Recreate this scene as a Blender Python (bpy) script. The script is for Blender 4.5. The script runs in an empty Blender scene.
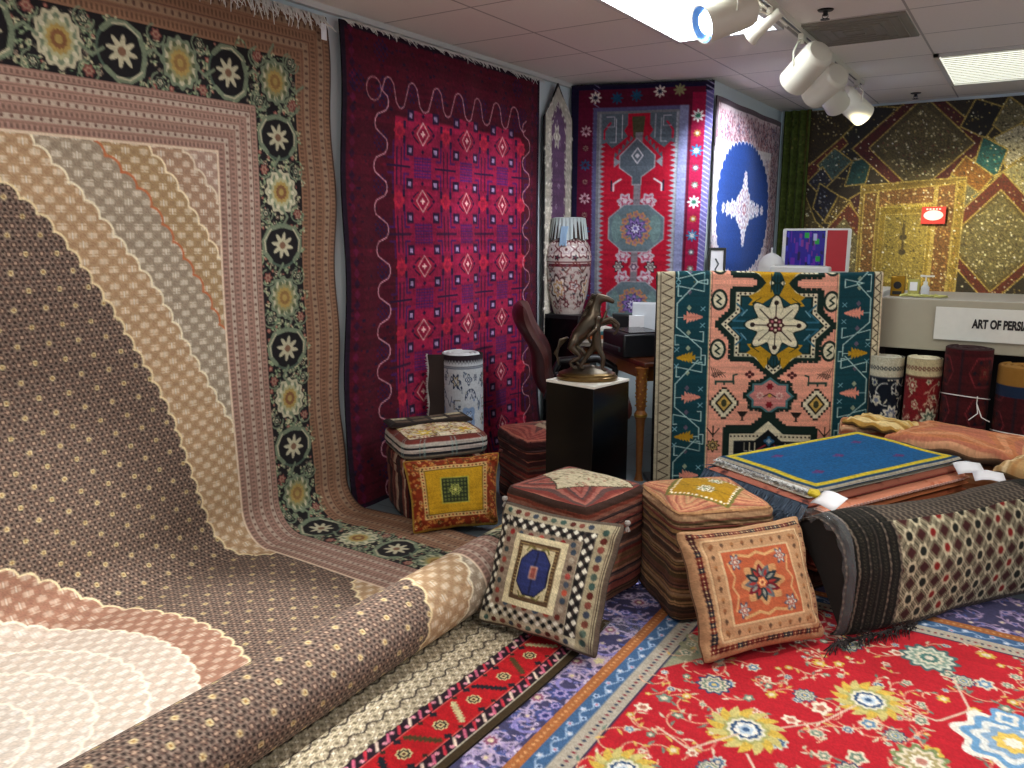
import bpy, math, random
import numpy as np
from mathutils import Vector, Matrix

# ------------------------------------------------------------------ camera, world, lights, exposure
scene = bpy.context.scene
col = scene.collection
cam_data = bpy.data.cameras.new('camera'); cam = bpy.data.objects.new('camera', cam_data); col.objects.link(cam)
scene.camera = cam
cam_data.sensor_fit = 'HORIZONTAL'; cam_data.sensor_width = 36; cam_data.lens = 36*800/1024
cam_data.clip_start = .05
CAM = Vector((0, 0, 1.5)); PITCH = math.atan(152/800); YAW = math.atan(523/math.hypot(800, 152))
cam.location = CAM
cam.rotation_euler = (math.pi/2-PITCH, 0, YAW)

world = bpy.data.worlds.new('open_side_fill'); scene.world = world; world.use_nodes = True  # even fill light added through the unbuilt right and rear sides
world.node_tree.nodes['Background'].inputs[0].default_value = (.86, .93, 1.0, 1)
world.node_tree.nodes['Background'].inputs[1].default_value = .48

def area(loc, rot, sx, sy, power, color):
    d = bpy.data.lights.new('fluorescent', 'AREA'); d.shape = 'RECTANGLE'; d.size = sx; d.size_y = sy
    d.energy = power; d.color = color
    o = bpy.data.objects.new('fluorescent', d); o.location = loc; o.rotation_euler = rot; col.objects.link(o); return o
def spot(loc, target, power, angle, color=(1, .97, .92), blend=.6, r=.03):
    d = bpy.data.lights.new('track_bulb', 'SPOT'); d.energy = power; d.spot_size = math.radians(angle); d.spot_blend = blend
    d.shadow_soft_size = r; d.color = color
    o = bpy.data.objects.new('track_bulb', d); o.location = loc
    o.rotation_euler = (Vector(target)-Vector(loc)).to_track_quat('-Z', 'Y').to_euler(); col.objects.link(o); return o
# left ceiling panel in view, then three added out-of-view area lights without fixtures
area((-1.565, 4.10, 2.585), (0, 0, 0), .56, 1.12, 26, (.92, .97, 1))
area((1.50, 4.10, 2.585), (0, 0, 0), .56, 1.12, 26, (1, .96, .88))
area((-1.565, 1.05, 2.585), (0, 0, 0), .56, 1.12, 26, (1, .97, .92))
area((.9, 1.05, 2.585), (0, 0, 0), .56, 1.12, 30, (1, .97, .92))
# track spots: (mouth position, aim, power, cone)
SPOTS = [((-1.34, 3.22, 2.46), (-2.45, 1.05, .0), 430, 40, (1, .98, .95)),
         ((-1.36, 3.60, 2.385), (-2.62, 2.12, 1.62), 45, 50, (.97, .98, 1)),
         ((-1.34, 4.22, 2.42), (-3.06, 4.6, 1.35), 80, 46, (.95, .90, 1)),
         ((-1.27, 4.90, 2.31), (-2.50, 5.9, 1.45), 48, 50, (.92, .94, 1)),
         ((-1.32, 5.60, 2.34), (-2.08, 6.25, 1.95), 170, 60, (.86, .92, 1)),
         ((-1.20, 6.00, 2.32), (-.72, 7.8, 1.25), 90, 62, (1, .90, .62)),
         ((-1.10, 6.45, 2.30), (-.15, 7.8, 1.30), 90, 62, (1, .88, .58))]
for a, b, p, ang, cl in SPOTS: spot(a, b, p, ang, cl)
spot((.35, 2.75, 2.45), (-.35, 2.35, 0), 90, 62, (1, .97, .92))      # unseen spot right of the frame, aimed at the red floor carpet; no fixture
vs = scene.view_settings
vs.view_transform = 'Standard'; vs.look = 'None'; vs.gamma = 1; vs.use_curve_mapping = False
vs.exposure = .10
# ------------------------------------------------------------------ woven patterns
# Every textile pattern is computed here from shapes (petals, vines, stars, lattices)
# and becomes the colour of the knots (mesh points) of the rug it belongs to.
def rgb(c):
    if isinstance(c, str):
        return np.array([int(c[i:i+2], 16) for i in (0, 2, 4)], float)/255
    return np.asarray(c, float)
class Weave:
    """pattern canvas: x to the right, y downwards, in metres"""
    def __init__(s, W, H, res, base, seed=1, ss=2):
        s.W, s.H = W, H
        s.nx, s.ny = int(round(W/res)), int(round(H/res)); s.ss = ss
        s.h = W/s.nx/ss; s.hy = H/s.ny/ss
        s.A = np.empty((s.ny*ss, s.nx*ss, 3), np.float32); s.A[:] = rgb(base)
        s.rng = np.random.RandomState(seed)
    def win(s, x0, y0, x1, y1):
        i0 = max(0, int(x0/s.h)-1); i1 = min(s.A.shape[1], int(x1/s.h)+2)
        j0 = max(0, int(y0/s.hy)-1); j1 = min(s.A.shape[0], int(y1/s.hy)+2)
        if i1 <= i0 or j1 <= j0: return None
        X, Y = np.meshgrid((np.arange(i0, i1)+.5)*s.h, (np.arange(j0, j1)+.5)*s.hy)
        return s.A[j0:j1, i0:i1], X, Y
    def paint(s, box, fn, col):
        w = s.win(*box)
        if w is None: return
        A, X, Y = w; m = fn(X, Y)
        if callable(col):
            A[m] = col(X[m], Y[m])
        else: A[m] = rgb(col)
    def rect(s, x0, y0, x1, y1, col):
        s.paint((x0, y0, x1, y1), lambda X, Y: (X >= x0) & (X < x1) & (Y >= y0) & (Y < y1), col)
    def frame(s, x0, y0, x1, y1, w, col):
        s.paint((x0, y0, x1, y1), lambda X, Y: (X >= x0) & (X < x1) & (Y >= y0) & (Y < y1) &
                ~((X >= x0+w) & (X < x1-w) & (Y >= y0+w) & (Y < y1-w)), col)
    def ell(s, cx, cy, rx, ry, col, rot=0, inner=0):
        R = max(rx, ry); c, n = math.cos(rot), math.sin(rot)
        def f(X, Y):
            dx, dy = X-cx, Y-cy; u = (dx*c+dy*n)/rx; v = (-dx*n+dy*c)/ry; q = u*u+v*v
            return (q < 1) & (q >= inner*inner)
        s.paint((cx-R, cy-R, cx+R, cy+R), f, col)
    def poly(s, P, col):
        P = np.asarray(P, float)
        def f(X, Y):
            m = np.zeros(X.shape, bool)
            for (ax, ay), (bx, by) in zip(P, np.roll(P, -1, 0)):
                if ay == by: continue
                t = (ay > Y) != (by > Y)
                m ^= t & (X < (bx-ax)*(Y-ay)/(by-ay)+ax)
            return m
        s.paint((*P.min(0), *P.max(0)), f, col)
    def line(s, P, w, col, closed=False):
        P = np.asarray(P, float)
        Q = np.vstack([P, P[:1]]) if closed else P
        for (ax, ay), (bx, by) in zip(Q[:-1], Q[1:]):
            L = (bx-ax)**2+(by-ay)**2+1e-12
            def f(X, Y):
                t = np.clip(((X-ax)*(bx-ax)+(Y-ay)*(by-ay))/L, 0, 1)
                return (X-ax-t*(bx-ax))**2+(Y-ay-t*(by-ay))**2 < w*w/4
            s.paint((min(ax, bx)-w, min(ay, by)-w, max(ax, bx)+w, max(ay, by)+w), f, col)
    def rose(s, cx, cy, r, n, cols, dep=.25, rot=0, asp=1.0):
        """flower of n petals; cols from the outside in"""
        for k, c in enumerate(cols):
            rr = r*(1-k/len(cols))
            def f(X, Y):
                dx, dy = X-cx, (Y-cy)/asp
                a = np.arctan2(dy, dx)
                return np.hypot(dx, dy) < rr*(1-dep*(.5-.5*np.cos(n*(a-rot))))
            R = rr*max(1, asp); s.paint((cx-R, cy-R, cx+R, cy+R), f, c)
    def leaf(s, x, y, a, L, w, col, bend=.3):
        t = np.linspace(0, 1, 9); cx = x+L*t*np.cos(a+bend*t); cy = y+L*t*np.sin(a+bend*t)
        nx, ny = -np.sin(a+bend*t), np.cos(a+bend*t); h = w*np.sin(np.pi*np.clip(t, .02, 1)**.8)/2
        s.poly(np.vstack([np.c_[cx+nx*h, cy+ny*h], np.c_[cx-nx*h, cy-ny*h][::-1]]), col)
    def arc(s, cx, cy, r, a0, a1, w, col, r1=None, n=14):
        a = np.linspace(a0, a1, n); rr = np.linspace(r, r if r1 is None else r1, n)
        s.line(np.c_[cx+rr*np.cos(a), cy+rr*np.sin(a)], w, col)
    def mirror_x(s, c=None):
        n = s.A.shape[1]; s.A[:, n-n//2:] = s.A[:, :n//2][:, ::-1]
    def scallops(s, path, sp, r, w, line, fill, close=None):
        """region behind a scalloped outline: lobes of radius r along path"""
        P = np.asarray(path, float); d = np.r_[0, np.cumsum(np.hypot(*np.diff(P, axis=0).T))]
        n = max(2, int(round(d[-1]/sp))); t = (np.arange(n)+.5)/n*d[-1]
        cx, cy = np.interp(t, d, P[:, 0]), np.interp(t, d, P[:, 1])
        for x, y in zip(cx, cy): s.ell(x, y, r+w, r+w, line)
        if close is not None: s.poly(np.vstack([P, close]), fill)
        for x, y in zip(cx, cy): s.ell(x, y, r, r, fill)
    def grain(s, amt=.10, cell=3, abr=.06):
        h, w = s.A.shape[:2]
        g = s.rng.rand(h//cell+2, w//cell+2).astype(np.float32)
        g = np.repeat(np.repeat(g, cell, 0), cell, 1)[:h, :w]-.5
        st = (np.repeat(s.rng.rand(h//6+2), 6)[:h]-.5).astype(np.float32)
        s.A *= (1+amt*2*g+abr*2*st[:, None])[..., None]
    def done(s):
        a = s.A.reshape(s.ny, s.ss, s.nx, s.ss, 3).mean((1, 3))
        return np.clip(a, 0, 1)
    def vines(s, x0, y0, x1, y1, n, stem, blooms, leaves, r=(.012, .035), lw=.004, sw=.05, gap=.9):
        """arabesque: curling stems, leaves and blossoms scattered without overlap"""
        g = s.rng; placed = []
        for k in range(n*4):
            if len(placed) >= n: break
            q = r[0]+(r[1]-r[0])*g.rand()**1.6; x, y = x0+(x1-x0)*g.rand(), y0+(y1-y0)*g.rand()
            if any((x-a)**2+(y-b)**2 < (gap*(q+c)+.006)**2 for a, b, c in placed): continue
            placed.append((x, y, q))
        for x, y, q in placed:
            a = g.rand()*6.28; R = sw*(.5+g.rand()); sg = g.choice([-1, 1])
            ox, oy = x+R*math.cos(a), y+R*math.sin(a)
            s.arc(ox, oy, R, a+math.pi, a+math.pi+sg*(2.2+g.rand()*1.6), lw, stem, r1=R*.55)
            for j in range(3):
                b = a+math.pi+sg*(.5+.7*j)
                s.leaf(ox+R*.85*math.cos(b), oy+R*.85*math.sin(b), b+(.8 if j % 2 else 2.4), .35*R+.010, .010, leaves[g.randint(len(leaves))])
        for x, y, q in placed:
            c = blooms[g.randint(len(blooms))]
            s.rose(x, y, q, g.choice([5, 6, 8]), c, .3, g.rand()*3, .75+.5*g.rand())
PI = math.pi

# ---- the great medallion carpet that runs from the wall over the floor
def dark_ground(X, Y):
    p = .038; q = p*.866*2
    out = np.empty(X.shape+(3,), np.float32); out[:] = rgb('2a211e')
    def cell(ox, oy):
        dx = (X-ox+p/2) % p-p/2; dy = (Y-oy+q/2) % q-q/2
        return dx, dy
    for ox, oy in ((0, 0), (p/2, q/2)):
        dx, dy = cell(ox, oy); r = np.hypot(dx, dy); a = np.arctan2(dy, dx)
        rr = r/(p*.5)
        m = (rr > .62) & (rr < .9); out[m] = rgb('7c6a5e')
        m = (rr > .9) & (np.cos(6*a) > .3) & (rr < 1.12); out[m] = rgb('9c8a7a')
        m = (rr < .62) & (np.cos(6*a) > .0) & (rr > .32); out[m] = rgb('6d5248')
        m = rr < .30; out[m] = rgb('b59a83')
    P = p*3; Q = q*2
    for ox, oy in ((0, 0), (P/2, Q/2)):
        dx = (X-ox+P/2) % P-P/2; dy = (Y-oy+Q/2) % Q-Q/2; r = np.hypot(dx, dy)
        out[r < p*.27] = rgb('cfbd90'); out[r < p*.12] = rgb('8a6432')
    return out
def lattice(base, lo='7a5f4c', hi='efe6d2'):
    base, lo, hi = rgb(base), rgb(lo), rgb(hi)
    def f(X, Y):
        p, q = .078, .066
        out = np.empty(X.shape+(3,), np.float32); out[:] = base
        for ox, oy in ((0, 0), (p/2, q/2)):
            dx = ((X-ox+p/2) % p-p/2)/p; dy = ((Y-oy+q/2) % q-q/2)/q
            d = np.abs(dx)+np.abs(dy)*1.1
            m = (d < .24) & (np.sin(dx*60)*np.sin(dy*60) > -.1); out[m] = .6*lo+.4*base
            m = (d > .30) & (d < .35); out[m] = base*.84
            ex = ((X-ox) % p-p/2)/p; ey = ((Y-oy+q/2) % q-q/2)/q
            m = (np.abs(ex) < .23) & (np.abs(ey) < .15) & (np.abs(np.sin(ey*38)) > .72) & (np.abs(ex) > .06); out[m] = .85*hi+.15*base
            m = (np.abs(ex) < .035) & (np.abs(ey) < .20); out[m] = hi*.9
            m = (np.abs(np.hypot(ex*1.1, ey)-.40) < .035) & (np.cos(8*np.arctan2(ey, ex)) > 0); out[m] = .45*lo+.55*base
        return out
    return f
def guard(base, ink, light, n):
    """narrow striped guard borders with small repeats; t across 0..1, l along"""
    base, ink, light = rgb(base), rgb(ink), rgb(light)
    def f(t, l):
        out = np.empty(t.shape+(3,), np.float32); out[:] = base
        k = (t*n) % 1; i = np.floor(t*n).astype(int)
        out[(k < .10)] = ink*.8+.2*base
        odd = i % 2 == 1
        z = (l/.034) % 1
        m = odd & (np.abs(k-.5) < .32); out[m] = light
        m = odd & (np.hypot((z-.5)*1.3, k-.5) < .24); out[m] = ink
        m = ~odd & (np.abs(k-.55) < .25) & (((l/.020) % 1) < .55); out[m] = base*.74
        return out
    return f
def frame_col(fn, x0, y0, x1, y1, w):
    def f(X, Y):
        d = np.minimum(np.minimum(X-x0, x1-X), np.minimum(Y-y0, y1-Y))
        side = (np.minimum(X-x0, x1-X) < np.minimum(Y-y0, y1-Y))
        return fn(np.clip(d/w, 0, .999), np.where(side, Y, X))
    return f
def border_scroll(c, x, y, horiz, s=1.0, kind=0, dr=1):
    """one repeat of the black main border: palmette and star rosette in leaves"""
    g1, g2, cr, gold, red = '727e66', '4c5c4e', 'b8b294', 'a48c50', '7a443e'
    def T(u, v): return (x+u*s, y+v*s) if horiz else (x+v*s, y+u*s)
    px, py = T(0, 0)
    c.rose(px, py, .092*s, 12, ['1c1a1c'], .10, 0, 1.15); c.rose(px, py, .088*s, 12, [g1, cr, '8c8a62', gold, '8a6a40', gold] if kind else [cr, g1, 'a8a680', gold, '7c5638', 'a48c50'], .13, 0, 1.15)
    for i in range(10): c.ell(px+.062*s*math.cos(i*.628), py+.068*s*math.sin(i*.628), .010*s, .010*s, '5c6448' if kind else 'c8c2a4')
    a, b = T(.238*dr, 0)
    c.ell(a, b, .098*s, .100*s, g2); c.ell(a, b, .088*s, .088*s, '1c1a1c')
    for w in (-1, 1):
        c.line([T(.150*dr, .01*w), T(.165*dr, .070*w), T(.215*dr, .100*w), T(.265*dr, .098*w), T(.305*dr, .065*w)], .020*s, g1)
        c.line([T(.165*dr, .060*w), T(.215*dr, .096*w), T(.265*dr, .090*w)], .007*s, cr)
    c.rose(a, b, .060*s, 8, [cr, '1c1a1c', cr, '84604c', cr], .5, .2)
    for i in range(8): c.leaf(a, b, i*PI/4+.2, .058*s, .020*s, cr, 0)
    c.ell(a, b, .016*s, .016*s, '7c5c48')
    for sg in (-1, 1):
        c.line([T(.07*sg, .0), T(.11*sg, .030*sg), T(.155*sg, .0)], .012*s, g1)
        for w in (-1, 1):
            f = T(.095*sg, .085*w); c.rose(*f, .024*s, 6, [red, '9c7c68', red] if sg*w > 0 else [g1, '1c1a1c', cr, g2], .3)
            c.arc(*f, .036*s, 0, 4.5, .007*s, g1)
def carpet_medallion():
    W, H = 3.20, 5.84                       # only the right hand 3.2 m of its width stands in this corner
    c = Weave(W, H, .0050, '9a6b52', 3)
    x1 = W
    c.paint((0, 0, W, H), lambda X, Y: X > -1, frame_col(guard('8c6850', '5b4238', '947a62', 5), -9, 0, x1, H, .235))
    c.frame(-9, 0, x1, H, .012, '3d2e2a')
    c.paint((0, .235, x1-.235, H-.235), lambda X, Y: (X < x1-.235) & (Y > .235) & (Y < H-.235), '1c1a1c')
    c.vines(0, .24, x1-.24, .47, 420, '5d7458', [['b9b28e', '5d7458'], ['a48c74', '1c1a1c', 'c9b9a0'], ['8a4c44', 'b08a74']], ['8d9c78', 'b9b28e'], (.006, .014), .005, .025)
    c.vines(x1-.47, .3, x1-.24, H-.3, 900, '5d7458', [['b9b28e', '5d7458'], ['a48c74', '1c1a1c', 'c9b9a0'], ['8a4c44', 'b08a74']], ['8d9c78', 'b9b28e'], (.006, .014), .005, .025)
    c.vines(0, H-.475, x1-.235, H-.235, 150, '5d7458', [['b9b28e', '5d7458'], ['a48c74', '1c1a1c', 'c9b9a0']], ['8d9c78', 'b9b28e'], (.006, .014), .005, .025)
    for k in range(8):
        border_scroll(c, x1-.355-.50*k, .355, True, 1.08, k % 2, -1)
        border_scroll(c, x1-.355-.50*k, H-.355, True, 1.08, k % 2, -1)
    for k in range(0, 10): border_scroll(c, x1-.355, .355+.50*k, False, 1.05, (k+1) % 2)
    c.paint((0, .475, x1-.475, H-.475), lambda X, Y: (X < x1-.475) & (Y > .475) & (Y < H-.475),
            frame_col(guard('a07f70', '6c5148', 'b4a290', 7), -9, .475, x1-.475, H-.475, .215))
    X1 = x1-.69; Y0 = .69; Y1 = H-.69      # the field
    def field(fn, n=None):
        A = c.A; hx, hy = c.h, c.hy
        i1, j0, j1 = int(X1/hx), int(Y0/hy), int(Y1/hy)
        keep = A.copy(); fn(); new = A[j0:j1, :i1].copy(); A[:] = keep; A[j0:j1, :i1] = new
    def draw():
        c.rect(0, Y0, X1, Y1, lattice('ae9280', '8d6f60'))
        vc = 2.92; o = 3.05-W               # carpet x = world y - o
        def ring(pts, sp, r, line, fill):
            p = [(y-o, 2.54-z) for y, z in pts]
            q = [(a, 2*vc-b) for a, b in p][::-1]
            c.scallops(p+q, sp, r, .009, line, fill, close=[(-.5, 2*vc-p[0][1]), (-.5, p[0][1])])
        ring([(1.9, 2.04), (2.129, 1.83), (2.315, 1.608), (2.44, 1.2), (2.5, .3)], .085, .052, 'd9c9ae', lattice('a98a70', '866a58'))
        ring([(1.75, 2.0), (1.955, 1.828), (2.068, 1.714), (2.278, 1.409), (2.35, 1.28), (2.46, .6), (2.5, 0)], .085, .052, 'ead9b4', lattice('ab906a', '86694c'))
        ring([(1.5, 2.05), (1.724, 1.837), (1.953, 1.626), (2.212, 1.229), (2.337, .966), (2.46, .5), (2.5, 0)], .085, .052, 'b86a44', lattice('a3947e', '7c6c5c'))
        ring([(1.3, 2.02), (1.489, 1.833), (1.756, 1.541), (1.979, 1.244), (2.149, .909), (2.307, .591), (2.43, .2), (2.47, -.1)], .085, .052, 'eadfc0', lattice('b89a76', '8b6a50'))
        ring([(1.0, 2.0), (1.24, 1.8), (1.448, 1.613), (1.556, 1.514), (1.645, 1.397), (1.787, 1.174), (1.917, .913), (2.0, .716), (2.053, .491), (2.11, .25), (2.17, .02), (2.27, -.13), (2.37, -.20), (2.42, -.38)], .078, .048, 'e6d3a6', dark_ground)
        # oval medallion in nested scalloped rings
        mx, my = .72-o, 3.06
        def oval(rx, ry, line, fill, sp=.082, r=.05):
            a = np.linspace(-PI, PI, 121)
            e = [(mx+rx*np.sign(np.cos(t))*abs(np.cos(t))**.85, 2.98+ry*np.sin(t)) for t in a]
            c.scallops(e, sp, r, .009, line, fill, close=e[:1])
        oval(.97, .80, 'e9d7ae', lattice('a47c66', '84584a', 'e4d4c0'))
        oval(.80, .62, 'efe4cc', lattice('d0c0b0', 'b4a08e', 'f8f4ea'), .07)  # inner rings paled: lamp glare on the carpet put partly into their colour
        oval(.64, .50, 'f2e9d6', lattice('d6c8b8', 'bcaa98', 'f8f6f0'), .07)
        oval(.48, .38, 'f2e9d6', lattice('dacdbe', 'c0b09e', 'f8f6f0'), .07)
        oval(.30, .24, 'f2e9d6', lattice('d6cabc', 'bcae9e', 'f8f6f0'), .06)
    field(draw)
    c.frame(-9, Y0, X1, Y1, .010, 'd8c3a8')
    c.grain(.05, 2, .03)
    return c.done()

# ---- crimson tribal carpet
def carpet_crimson():
    W, H = 1.95, 2.55
    c = Weave(W, H, .0062, '480a1c', 5)  # weaker light at top and left is put into this darker border colour
    g = c.rng
    for _ in range(1500):                      # dense small dark motifs in the border
        x, y = g.rand()*W, g.rand()*H
        q = .006+.008*g.rand(); c.rect(x-q, y-q*.6, x+q, y+q*.6, ['2c0a20', '220e2c', '5c0e24', '1c0e26', '540c1a'][g.randint(5)])
    c.frame(0, 0, W, H, .03, '1d1020')
    for k in range(46):
        y = k*.056
        for x in (.07, W-.10): c.poly([(x, y), (x+.022, y+.028), (x, y+.056), (x-.022, y+.028)], '2c0c28' if k % 2 else '561030')
    for x0, x1, y0, y1 in ((.22, .38, 0, H), (W-.38, W-.22, 0, H), (0, W, .20, .36)):
        n = int((y1-y0 if y1-y0 > 1.97 else x1-x0)/.23)
        for k in range(n+1):
            cx, cy = ((x0+x1)/2, y0+.23*k+.1) if y1-y0 > .5 else (x0+.23*k+.1, (y0+y1)/2)
            for i in range(-3, 4):
                for j in range(-3, 4):
                    if (i+j) % 2 == 0 and abs(i)+abs(j) < 6: c.rect(cx+i*.016-.006, cy+j*.016-.006, cx+i*.016+.006, cy+j*.016+.006, '221440')
    # field
    fx0, fx1, fy0 = .43, W-.23-.05, .44
    c.rect(fx0-.02, fy0-.02, fx1+.02, H, '8c1434'); c.rect(fx0, fy0, fx1, H, '821438')
    cols = [.655, 1.07, 1.475]; rows = [.495+.375*k for k in range(6)]
    ink, red, vio = '240e30', 'ac2038', '401650'
    for j in range(0, 7):
        for xx in (.45, .86, 1.27, 1.69):
            yy = .495+.375*j+.1875
            c.rose(xx, yy-.19, .052, 8, [red, '8e1636'], .2)
            for sg in (-1, 1):
                c.line([(xx+.02*sg, yy-.10), (xx+.02*sg, yy+.10)], .010, ink); c.line([(xx+.05*sg, yy-.13), (xx+.05*sg, yy-.04), (xx+.09*sg, yy-.04)], .013, vio)
                c.line([(xx+.05*sg, yy+.13), (xx+.05*sg, yy+.04), (xx+.09*sg, yy+.04)], .013, vio)
                c.line([(xx, yy), (xx+.10*sg, yy)], .012, ink)
        for xx in cols:
            yy = .495+.375*j+.1875
            for i in range(-3, 4): c.line([(xx-.065, yy+i*.017), (xx+.065, yy+i*.017)], .007, '3d1a5c')
            for i in range(-3, 4): c.line([(xx+i*.02, yy-.06), (xx+i*.02, yy+.06)], .007, '50184e')
    for y in rows:
        for x in cols:
            c.rose(x, y, .15, 4, ['8e183c', '981a36'], .25, PI/4)
            for sx in (-1, 1):
                for sy in (-1, 1):
                    a, b = x+sx*.105, y+sy*.095
                    c.poly([(a-.03, b-.03), (a+.03, b-.03), (a+.03, b+.03), (a-.03, b+.03)], ink)
                    c.poly([(a-.004*sx-.014, b-.012), (a+.014, b-.012), (a+.014, b+.016), (a-.014, b+.012)], '9c84a4')
                    c.line([(x+sx*.035, y+sy*.05), (x+sx*.075, y+sy*.02)], .010, ink)
                    c.rect(x+sx*.16-.012, y+sy*.04-.02, x+sx*.16+.012, y+sy*.04+.02, ink)
            for (a, b) in ((0, .10), (0, -.10), (.085, 0), (-.085, 0)):
                c.poly([(x+a-.014, y+b), (x+a, y+b-.014), (x+a+.014, y+b), (x+a, y+b+.014)], ink)
            d = [(x-.047, y), (x, y-.062), (x+.047, y), (x, y+.062)]
            c.poly(d, '8c1034'); c.line(d, .007, 'cc9c98', True)
            c.rose(x, y, .018, 4, ['f0c8c0'], .5)
    # meander line
    n = 60
    for xx, s0 in ((.30, 1), (W-.19, -1)):
        y = .30; pts = []
        while y < H:
            for k in range(9):
                t = k/9*2*PI; sq = math.copysign(abs(math.sin(t))**.45, math.sin(t)); pts.append((xx+s0*.052*sq, y+.225*k/9))
            y += .225
        c.line(pts, .0068, 'c8909a')
    x = .30; pts = []
    while x < W-.22:
        for k in range(9):
            t = k/9*2*PI; sq = math.copysign(abs(math.sin(t))**.45, math.sin(t)); pts.append((x+.21*k/9, .30-.075*sq))
        x += .21
    c.line(pts, .0068, 'b8848c')
    c.arc(.235, .30, .06, 0, 6.28, .0065, 'a87478')
    c.grain(.14, 3, .10)
    return c.done()

# ---- red runner with slate medallions and serrated border
def carpet_slate():
    W, H = 1.03, 1.85
    c = Weave(W, H, .0062, '2a1430', 8)
    k = W/146.                                   # drawn on a 146 unit wide grid
    def R(a): return [(x*k, y*k) for x, y in a]
    c.rect(0, 0, W, H, '1b1634'); c.rect(9*k, 6*k, 137*k, H, '541028')
    c.rect(125*k, 12*k, 138*k, H, '90143a'); c.rect(9*k, 12*k, 24*k, H, '5c0f2c')
    c.rect(138*k, 10*k, 146*k, H, '6a64a0')
    for i in range(60): c.line(R([(138, i*5), (146, i*5+5)]), .006, 'b4b0d4')
    for i in range(60): c.line(R([(24, i*5), (30, i*5+4)]), .005, '8f86b0')
    c.rect(24*k, 24*k, 120*k, H, '54527a'); c.rect(28*k, 28*k, 116*k, H, '707278'); c.rect(113*k, 24*k, 122*k, H, '8084a8')
    c.rect(33*k, 31*k, 110*k, H, 'a4142c')
    for i in range(60):
        y = 30+i*5.2
        c.poly(R([(31, y), (37, y+2.6), (31, y+5.2)]), '8d8f96'); c.poly(R([(112, y), (105, y+2.6), (112, y+5.2)]), '9a9ca6')
    for x, y, col in ((26, 14, 'e8e0d4'), (92, 10, 'e8e0d4'), (48, 15, '1c4c6c'), (68, 13, '1c4c6c'), (112, 9, '8a8a60')):
        c.rose(x*k, y*k, 6.5*k, 8, [col, '1b1634'] if col[0] == 'e' else [col], .5)
    for i in range(12):
        y = 35+i*17.5
        col = ['e8e4e0', '9a7a30', '2a6a94', '50606c', '60806c'][i % 5] if i % 5 else 'efeaea'
        c.rose(131*k, y*k, (6.8 if i % 5 in (0, 2) else 4)*k, 8, [col, '2f6a54' if col[0] == 'e' else 'c8c8c8'], .5)
        c.rose(17*k, (y+13)*k, (6 if i % 4 in (0, 2) else 3)*k, 8, ['c8a8b0' if i % 4 == 0 else '1f4c72' if i % 4 == 2 else '8a7a6a', '541028'], .5)
    # spandrels
    for sx in (0, 1):
        f = (lambda P: [(143-x, y) for x, y in P]) if sx else (lambda P: P)
        c.poly(R(f([(33, 31), (60, 31), (60, 42), (56, 48), (60, 54), (50, 62), (44, 66), (38, 60), (33, 62)])), '56626c')
        c.line(R(f([(54, 32), (54, 56)])), .006, 'b4b4bc'); c.line(R(f([(48, 36), (48, 60), (42, 60)])), .006, 'b4b4bc')
        c.line(R(f([(42, 40), (36, 48), (36, 56)])), .014, 'b01c38'); c.line(R(f([(38, 34), (46, 34), (46, 44), (38, 44)])), .006, 'a4a4b0')
    g0, ln = '525c66', '98949a'
    # column and medallions
    c.poly(R([(64, 34), (78, 34), (76, 56), (66, 56)]), '4c4a34')
    def med(cy, hw, hh, body, cols):
        P = R([(72-hw, cy-hh*.45), (72-hw*.45, cy-hh), (72+hw*.45, cy-hh), (72+hw, cy-hh*.45), (72+hw, cy+hh*.45), (72+hw*.45, cy+hh), (72-hw*.45, cy+hh), (72-hw, cy+hh*.45)])
        c.poly(P, body); c.line(P, .008, ln, True)
    c.rect(68*k, 50*k, 76*k, 1.85, '7a747c')
    P = R([(70, 56), (90, 74), (90, 86), (76, 96), (76, 104), (66, 104), (66, 96), (52, 86), (52, 74)]); c.poly(P, g0); c.line(P, .008, ln, True)
    for i in range(5):
        for s in (-1, 1): c.poly(R([(72+s*(6+i*4), 56+i*4.2), (72+s*(9+i*4), 53+i*4.2), (72+s*(10+i*4), 61+i*4.2)]), g0)
    c.line(R([(71, 66), (77, 74), (71, 82), (65, 74)]), .009, 'c0bcc4', True); c.rose(71*k, 74*k, 2.5*k, 4, ['c0bcc4'])
    for s in (-1, 1):
        c.poly(R([(72+s*19, 80), (72+s*26, 75), (72+s*26, 86)]), '8a909a')
        c.line(R([(72+s*18, 98), (72+s*26, 103), (72+s*26, 110)]), .012, 'd0ccd0'); c.line(R([(72+s*28, 100), (72+s*28, 110)]), .012, '201c30')
    for base in (0, 82):
        cy = 150+base
        for sy in (-1, 1):
            for s in (-1, 1):
                y = cy+sy*29
                c.rose((72+s*13)*k, y*k, 9*k, 6, ['b8a8b4', 'a85068', 'c8c0c8'], .3)
                c.line(R([(72+s*6, y), (72+s*16, y-3), (72+s*20, y+4), (72+s*14, y+7)]), .007, 'c4b4bc')
        med(cy, 30, 25, '5f7078', None)
        for s in (-1, 1): c.ell((72+s*21)*k, cy*k, 6*k, 15*k, '6b8484')
        for i in range(12): c.rose((72+14*math.cos(i*PI/6))*k, (cy+15*math.sin(i*PI/6))*k, 4.2*k, 5, ['b07c54', '8c6474'], .3)
        c.rose(72*k, cy*k, 13*k, 8, ['5a4684', '8c74b4', '40305c', 'd0cce4', '5a4a94'], .4, .2)
        c.rose(72*k, (cy+41)*k, 6*k, 6, ['a88c94', '604860', 'c8b8c0'])
        for s in (-1, 1): c.rose((72+s*18)*k, (cy+41)*k, 7*k, 6, ['26202c', 'b8b0a8', '50464c', 'c0b8b0'], .4)
    c.grain(.09, 3, .06)
    return c.done()

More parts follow.
